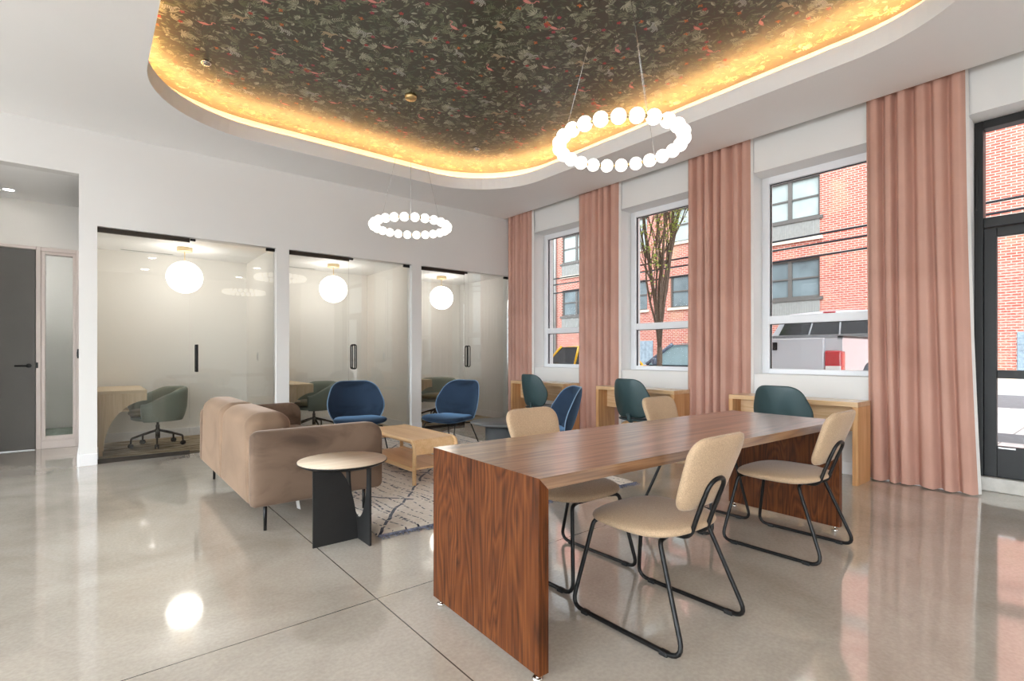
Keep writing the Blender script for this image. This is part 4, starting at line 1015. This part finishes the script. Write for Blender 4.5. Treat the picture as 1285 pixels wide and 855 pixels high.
# brick building across the street
BX = 22.0; BH = 11.6
t = thing('brick_building', 'red brick building with grey paired sash windows across the street', 'building', (BX, 8, 0))
rows = [(3.44, 4.99), (6.6, 8.25)]
cols = [(7.87, 10.15, True), (12.25, 14.56, False), (15.9, 18.2, False), (19.8, 22.04, True), (-2.2, .1, True)]
ya, yb = -16, 22.7; holes = []
for y0, y1, pan in cols:
    for z0, z1 in rows: holes.append((y0-8, y1-8, z0, z1))
mb = MB()
zs = [0, rows[0][0], rows[0][1], rows[1][0], rows[1][1], BH]; ysb = sorted([ya-8, yb-8]+[h[0] for h in holes[::2]]+[h[1] for h in holes[::2]])
for zi in range(5):
    for yi in range(len(ysb)-1):
        if zi in (1, 3) and yi % 2 == 1: continue
        mb.box(0, .35, ysb[yi], ysb[yi+1], zs[zi], zs[zi+1])
mb.build('wall', 'brick', t)
MB().box(.35, 8, ya-8, yb-8, 0, BH).build('core', 'dark_siding', t)
MB().box(-.05, .0, ya-8, yb-8, 0, .42).build('base_course', 'stone_trim', t)
MB().bbox(-.12, .4, ya-8, yb-8, BH, BH+.3, .02, 1).build('parapet', 'stone_trim', t)
for (y0, y1, pan) in cols:
    y0 -= 8; y1 -= 8
    for ri, (z0, z1) in enumerate(rows):
        m = MB(); w = .075; ym = (y0+y1)/2; zm = (z0+z1)/2+.02
        for q in ((y0, y0+w, z0, z1), (y1-w, y1, z0, z1), (y0+w, y1-w, z1-w, z1), (y0+w, y1-w, z0, z0+w), (ym-w, ym+w, z0+w, z1-w)): m.box(.08, .2, *q)
        for p0, p1 in ((y0+w, ym-w), (ym+w, y1-w)): m.box(.1, .18, p0, p1, zm-.03, zm+.03)
        f = m.build('window_frame', 'window_frame_grey', t)
        for p0, p1 in ((y0+w, ym-w), (ym+w, y1-w)):
            for q0, q1 in ((z0+w, zm-.03), (zm+.03, z1-w)):
                MB().box(.14, .16, p0, p1, q0, q1).build('pane', 'far_glass' if ri == 0 else 'far_glass_pale', f)
        MB().box(-.07, .12, y0-.12, y1+.12, z0-.12, z0, ).build('sill', 'stone_trim' if not pan else 'window_frame_grey', t)
        if pan:
            m = MB(); m.box(-.03, 0, y0, y1, z0-.78, z0-.12)
            for k in range(24): yy = y0+(y1-y0)*(k+.5)/24; m.box(-.042, -.03, yy-.012, yy+.012, z0-.78, z0-.12)
            m.build('spandrel_panel', 'grey_siding', t)
            MB().box(-.08, .0, y0-.1, y1+.1, z0-.92, z0-.78).build('ledge', 'stone_trim', t)
for (y0, y1, z0, z1) in ((.95, 2.35, .3, 1.87), (15.55, 16.45, .55, 1.85)):
    m = MB(); n1, n2 = round((y1-y0)/.2), round((z1-z0)/.2)
    for i in range(n1):
        for j in range(n2): m.box(-.03, .0, y0-8+(y1-y0)*i/n1+.012, y0-8+(y1-y0)*(i+1)/n1-.012, z0+(z1-z0)*j/n2+.012, z0+(z1-z0)*(j+1)/n2-.012)
    m.box(-.015, 0, y0-8, y1-8, z0, z1); m.build('glass_block_window', 'glass_block', t)
MB().tube([(-.1, yb-8.16, .2), (-.1, yb-8.16, BH)], .09, 12).build('downpipe', 'grey_siding', t)
# dark-sided neighbour beyond
t = thing('dark_sided_building', 'dark grey clapboard building seen at the left of the taxi window', 'building', (21.5, 27.1, 0))
m = MB(); m.box(.03, 7, -4.2, 9, 0, 10.5)
for k in range(58): m.box(0, .03, -4.2, 9, .18*k, .18*k+.16)
m.build('wall', 'dark_siding', t)
m = MB(); m.box(-.05, .06, -1, .2, 3.4, 5); m.build('window_frame', 'window_frame_grey', t)

# overhead lines
for i, (za, zb_, lab) in enumerate(((4.15, 4.85, 'upper overhead cable crossing the street windows'), (3.95, 4.65, 'middle overhead cable crossing the street windows'), (3.62, 4.42, 'lower overhead cable crossing the street windows'))):
    P = [(15.5+.3*i, y, za+(zb_-za)*(20-y)/30-.35*math.sin(PI*(y+14)/36)+.35) for y in range(-14, 23, 2)]
    tag(MB().tube(P, .028, 6).build('overhead_cable', 'cable_black'), lab, 'cable', 'overhead cables')

# vehicles -------------------------------------------------------------
def wheel(x, y, r, parent, s):
    w = MB().lathe([(r*.62, -.1), (r*.96, -.1), (r, -.06), (r, .06), (r*.96, .1), (r*.62, .1)], 32, (x, y, r), 'X').build('wheel', 'rubber', parent)
    MB().lathe([(1e-5, s*.085), (r*.2, s*.09), (r*.55, s*.07), (r*.62, s*.095)], 24, (x, y, r), 'X').build('hubcap', 'steel', w)
def car(loc, rz, label, cat, paint, L=4.6, W=1.82, Hb=.92, Hr=1.46, hood=1.15, cabin=(1.0, 3.9), name='car', sign=False, side='car_glass'):
    """nose towards +Y; lower body, greenhouse, glass and wheels"""
    t = thing(name, label, cat, loc, rz)
    y0, y1 = -L/2, L/2; n = 30; hw = W/2
    def belt(u):                                            # height of the shoulder along the length
        y = y0+u*L; d = y1-y
        if d < hood: return Hb-.20*(1-d/hood)**1.6-.02
        return Hb
    rings = []
    m = MB(); prof = [(-1, .0), (-1, .35), (-.985, .62), (-.93, .9), (-.8, 1.0), (-.4, 1.03), (0, 1.04), (.4, 1.03), (.8, 1.0), (.93, .9), (.985, .62), (1, .35), (1, .0)]
    for i in range(n+1):
        u = i/n; y = y0+u*L; e = min(u, 1-u)*L; pin = 1-.16*max(0, 1-e/.55)**2
        zt = belt(u)-.10*max(0, 1-e/.22)**2
        rings.append([(p*hw*pin, y, .2+(zt-.2)*q) for p, q in prof])
    k = len(prof)
    m.add([p for r_ in rings for p in r_], [(i*k+j, i*k+j+1, (i+1)*k+j+1, (i+1)*k+j) for i in range(n) for j in range(k-1)]+[tuple(range(k)), tuple(n*k+j for j in range(k))[::-1]]+[(i*k, (i+1)*k, (i+1)*k+k-1, i*k+k-1) for i in range(n)], True)
    m.build('body', paint, t)
    ca, cb = y1-cabin[0], y1-cabin[1]                       # windscreen base, rear glass base
    ra, rb = ca-.62, cb+.55; rw = hw*.72; bw = hw*.9; zb = Hb+.0
    m = MB()
    for sx in (-1, 1):
        for (ya_, yb_, za, zc) in ((ca, ra, zb, Hr-.03), (cb, rb, zb, Hr-.03)):
            m.tube([(sx*bw, ya_, za), (sx*(rw+.03), yb_, zc)], .04, 6)
        ymid = (ra+rb)/2+.05; m.tube([(sx*bw, ymid, zb), (sx*(rw+.03), ymid-.05, Hr-.04)], .045, 6)
    m.grid(9, 9, lambda u, v: ((u*2-1)*(rw+.05), rb-.06+(ra-rb+.12)*v, Hr-.05+.06*(1-(u*2-1)**4)-.05*(v*2-1)**4))
    m.grid(9, 9, lambda u, v: ((u*2-1)*(rw+.04), rb-.05+(ra-rb+.1)*v, Hr-.08+.05*(1-(u*2-1)**4)-.05*(v*2-1)**4), flip=True)
    m.build('roof', paint, t)
    q = lambda nm, pts, mt: MB().add(pts+[(x*.985, y, z-.012) for x, y, z in pts], [(0, 1, 2, 3), (4, 7, 6, 5)]).build(nm, mt, t)
    q('windscreen', [(-bw, ca, zb), (bw, ca, zb), (rw, ra, Hr-.05), (-rw, ra, Hr-.05)], 'windscreen')
    q('rear_window', [(-bw, cb, zb), (bw, cb, zb), (rw, rb, Hr-.05), (-rw, rb, Hr-.05)], 'car_glass')
    for sx in (-1, 1):
        q('side_window', [(sx*bw, ca-.05, zb), (sx*bw, cb+.05, zb), (sx*(rw+.02), rb, Hr-.05), (sx*(rw+.02), ra, Hr-.05)], side)
        mm = MB(); mm.rbox(sx*(bw+.16)-.09, sx*(bw+.16)+.09, ca-.42, ca-.30, zb+.0, zb+.15, .045, n=4); mm.tube([(sx*(bw-.04), ca-.34, zb+.02), (sx*(bw+.12), ca-.36, zb+.06)], .02, 6); mm.build('wing_mirror', paint, t)
        for y in (y1-.85, y0+.85): wheel(sx*(hw-.09), y, .32, t, sx)
        MB().rbox(sx*hw*.72-.14, sx*hw*.72+.14, y1-.1, y1-.0, .58, .7, .04, n=3).build('headlight', 'windscreen', t)
        MB().rbox(sx*hw*.78-.12, sx*hw*.78+.12, y0+.02, y0+.1, .66, .8, .03, n=3).build('tail_light', 'tail_red', t)
    if sign: MB().rbox(-.28, .28, (ra+rb)/2-.08, (ra+rb)/2+.08, Hr, Hr+.14, .04, n=3).build('roof_light', 'white_plastic', t)
    return t
car((13.0, 11.8, -.03), 0, 'yellow taxi parked outside the window nearest the glass offices', 'taxi', 'taxi_yellow', 4.8, 1.9, .86, 1.5, 1.25, (1.25, 4.0), 'taxi', True)
car((10.9, 6.43, -.03), 0, 'blue-grey car with windows painted pale like reflected sky, outside behind the street tree', 'car', 'car_blue', 3.5, 1.75, .98, 1.48, .9, (.85, 3.2), 'car', False, 'windscreen')

# white pickup, tailgate towards the room (nose +X)
t = thing('pickup_truck', 'white pickup truck parked tail-first outside the window above the desk', 'pickup truck', (8.02, 3.57, 0))
hw = .985; bt = 1.42
m = MB()                                                    # bed sides with arches, lower edge at .55
for s in (-1, 1):
    P = [(.0, .62), (.62, .62)]
    for k in range(13): a = PI-PI*k/12; P.append((1.15+.46*math.cos(a), .62+.46*math.sin(a)*1.0))
    P += [(1.62, .62), (2.05, .6), (2.05, bt-.03), (1.95, bt), (.02, bt), (0, bt-.03)]
    P2 = []
    for p in P:
        if not P2 or p != P2[-1]: P2.append(p)
    m.prism(P2, lambda u, v, h: (u, h, v), s*(hw-.06), s*hw)

for s in (-1, 1):
    a, b = sorted((s*(hw-.218), s*(hw-.06))); m.box(0, .12, a, b, .62, bt-.002)
m.box(0, 2.05, -hw+.06, hw-.06, .72, .8); m.box(1.98, 2.05, -hw+.06, hw-.06, .8, bt)
m.build('bed', 'truck_white', t)
MB().bbox(-.03, .035, -hw+.22, hw-.22, .66, bt+.005, .018, 3).build('tailgate', 'truck_white', t)
m = MB(); m.bbox(-.045, -.031, -.13, .13, 1.25, 1.37, .012); m.build('tailgate_handle', 'black_paint', t)
m = MB(); m.lathe([(.035, 0), (.045, .01), (.03, .018)], 20, (-.045, 0, 1.12), 'X'); m.build('badge', 'steel', t)
for s in (-1, 1):
    a, b = sorted((s*(hw-.215), s*(hw+.004)))
    MB().bbox(-.035, .12, a, b, .80, 1.245, .03, 3).build('tail_light', 'tail_red', t)
    MB().bbox(-.04, .1, a+.012, b-.012, .955, 1.03, .01).build('reverse_light', 'white_plastic', t)
    a, b = sorted((s*(hw-.06), s*(hw+.012))); MB().bbox(-.01, 2.05, a, b, bt, bt+.03, .008).build('bed_rail', 'black_paint', t)
MB().rbox(-.14, .02, -hw+.02, hw-.02, .42, .62, .04, n=4).build('bumper', 'steel', t)
MB().bbox(1.45, 1.93, -hw+.07, hw-.07, 1.2, bt+.1, .012).build('tool_box', 'diamond_plate', t)
m = MB(); vs = []; sec = [(2.08, .55, hw), (2.08, 1.43, hw), (2.13, 1.46, hw-.03), (2.32, 1.88, hw-.22), (2.5, 1.96, hw-.28), (3.6, 1.96, hw-.28), (4.3, 1.5, hw-.06), (5.55, 1.38, hw-.06), (5.7, 1.2, hw-.1), (5.7, .5, hw-.1)]
k = 9
for x, z, w in sec:
    for j in range(k): u = j/(k-1)*2-1; vs.append((x, u*w, z+(.03*(1-u**2) if z > 1.3 else 0)))
fs = [(i*k+j, i*k+j+1, (i+1)*k+j+1, (i+1)*k+j) for i in range(len(sec)-1) for j in range(k-1)]
for e in (0, k-1): fs.append(tuple(i*k+e for i in range(len(sec))))
fs.append((0, k-1, (len(sec)-1)*k+k-1, (len(sec)-1)*k))
m.add(vs, fs, False); m.build('cab', 'truck_white', t)
def cabq(nm, y0, y1, mt, off=.012):
    pts = [(2.13-off*.9, y0*1.0, 1.49), (2.13-off*.9, y1, 1.49), (2.31-off*.9, y1*.86, 1.86), (2.31-off*.9, y0*.86, 1.86)]
    MB().add(pts+[(x+.01, y, z) for x, y, z in pts], [(0, 1, 2, 3), (4, 7, 6, 5), (0, 4, 5, 1), (1, 5, 6, 2), (2, 6, 7, 3), (3, 7, 4, 0)]).build(nm, mt, t)
cabq('rear_window', -.8, -.27, 'car_glass'); cabq('rear_window', -.24, .24, 'car_glass'); cabq('rear_window', .27, .8, 'car_glass')
for s in (-1, 1):
    pts = [(2.5, s*(hw-.04), 1.5), (4.0, s*(hw-.05), 1.5), (3.55, s*(hw-.24), 1.88), (2.62, s*(hw-.22), 1.88)]
    MB().add(pts+[(x, y+s*.012, z) for x, y, z in pts], [(0, 1, 2, 3), (4, 7, 6, 5)]).build('side_window', 'car_glass', t)
    for x in (1.15, 4.75): wheel2 = MB().lathe([(.24, -.12), (.37, -.12), (.385, -.07), (.385, .07), (.37, .12), (.24, .12)], 32, (x, s*(hw-.14), .385), 'Y').lathe([(1e-5, s*.1), (.2, s*.08), (.24, s*.11)], 24, (x, s*(hw-.14), .385), 'Y').build('wheel', 'rubber', t)
    MB().rbox(3.95, 4.1, s*(hw+.1)-.1, s*(hw+.1)+.1, 1.45, 1.68, .04, n=3).build('wing_mirror', 'black_paint', t)
MB().bbox(2.38, 2.43, -.1, .1, 1.94, 1.97, .006).build('brake_light', 'tail_red', t)

# young street tree with upright limbs ---------------------------------
t = thing('street_tree', 'young upright street tree just coming into leaf outside the middle window', 'tree', (8.75, 6.03, -.02))
rt = random.Random(11); m = MB(); tips = []
def limb(p, d, r, ln, depth):
    pts = [p]; q = Vector(p); dd = Vector(d)
    for k in range(5):
        dd = (dd+Vector((rt.uniform(-.12, .12), rt.uniform(-.12, .12), .10))).normalized(); q = q+dd*ln/5; pts.append(tuple(q))
        if depth >= 1: tips.append(tuple(q))
        if depth < 3 and k >= 1 and rt.random() < (.75 if depth < 2 else .5):
            a = rt.uniform(0, 2*PI); side = Vector((math.cos(a), math.sin(a), .9)).normalized(); limb(tuple(q), tuple((dd*.9+side*.75).normalized()), r*.5, ln*rt.uniform(.35, .6), depth+1)
    m.tube(pts, [r, r*.45], 7)
m.tube([(0, 0, 0), (.01, .01, .7), (0, .0, 1.35)], [.068, .05], 10)
for k in range(11):
    a = 2*PI*k/11+rt.uniform(-.3, .3); tl = rt.uniform(.05, .19); limb((0, 0, 1.15+.07*k), (math.cos(a)*tl, math.sin(a)*tl, 1), .027, rt.uniform(2.2, 3.6), 0)
limb((0, 0, 1.3), (0.02, 0.02, 1), .042, 4.4, 0)
m.build('trunk', 'bark', t)
lm = MB()
for x, y, z in tips:
    for k in range(rt.choice((2, 3, 4))):
        c = Vector((x+rt.uniform(-.07, .07), y+rt.uniform(-.07, .07), z+rt.uniform(-.05, .06))); a, b = Vector([rt.gauss(0, 1) for _ in range(3)]).normalized(), None
        b = a.orthogonal().normalized(); s = rt.uniform(.02, .045)
        lm.add([c-a*s, c+b*s*.45, c+a*s, c-b*s*.45], [(0, 1, 2, 3)])
tag(lm.build('leaves', 'leaf', t), kind='stuff')

# ------------------------------------------------------------------ light
w = bpy.data.worlds.new('sky'); S.world = w; w.use_nodes = True; N = w.node_tree.nodes; L = w.node_tree.links
bg = N['Background']; tc = nd(N, 'ShaderNodeTexCoord')
dt = nd(N, 'ShaderNodeVectorMath', operation='DOT_PRODUCT'); L.new(tc.outputs['Generated'], dt.inputs[0]); dt.inputs[1].default_value = Vector((-.8, -.3, .55)).normalized()
mr = nd(N, 'ShaderNodeMapRange'); mr.inputs['From Min'].default_value = -.2; mr.inputs['From Max'].default_value = 1; L.new(dt.outputs['Value'], mr.inputs['Value'])
pw = nd(N, 'ShaderNodeMath', operation='POWER'); pw.inputs[1].default_value = 3.5; L.new(mr.outputs[0], pw.inputs[0])
ma = nd(N, 'ShaderNodeMath', operation='MULTIPLY_ADD'); ma.inputs[1].default_value = 14.0; ma.inputs[2].default_value = 1.25; L.new(pw.outputs[0], ma.inputs[0])
bg.inputs['Color'].default_value = (.90, .95, 1, 1); L.new(ma.outputs[0], bg.inputs['Strength'])

S.view_settings.view_transform = 'Standard'; S.view_settings.look = 'None'; S.view_settings.gamma = 1; S.view_settings.use_curve_mapping = False
S.view_settings.exposure = 0.0
S.cycles.use_denoising = True; S.cycles.max_bounces = 10; S.cycles.diffuse_bounces = 6; S.cycles.glossy_bounces = 5; S.cycles.transparent_max_bounces = 20
S.cycles.sample_clamp_indirect = 8; S.cycles.caustics_reflective = False; S.cycles.caustics_refractive = False; S.cycles.blur_glossy = .3
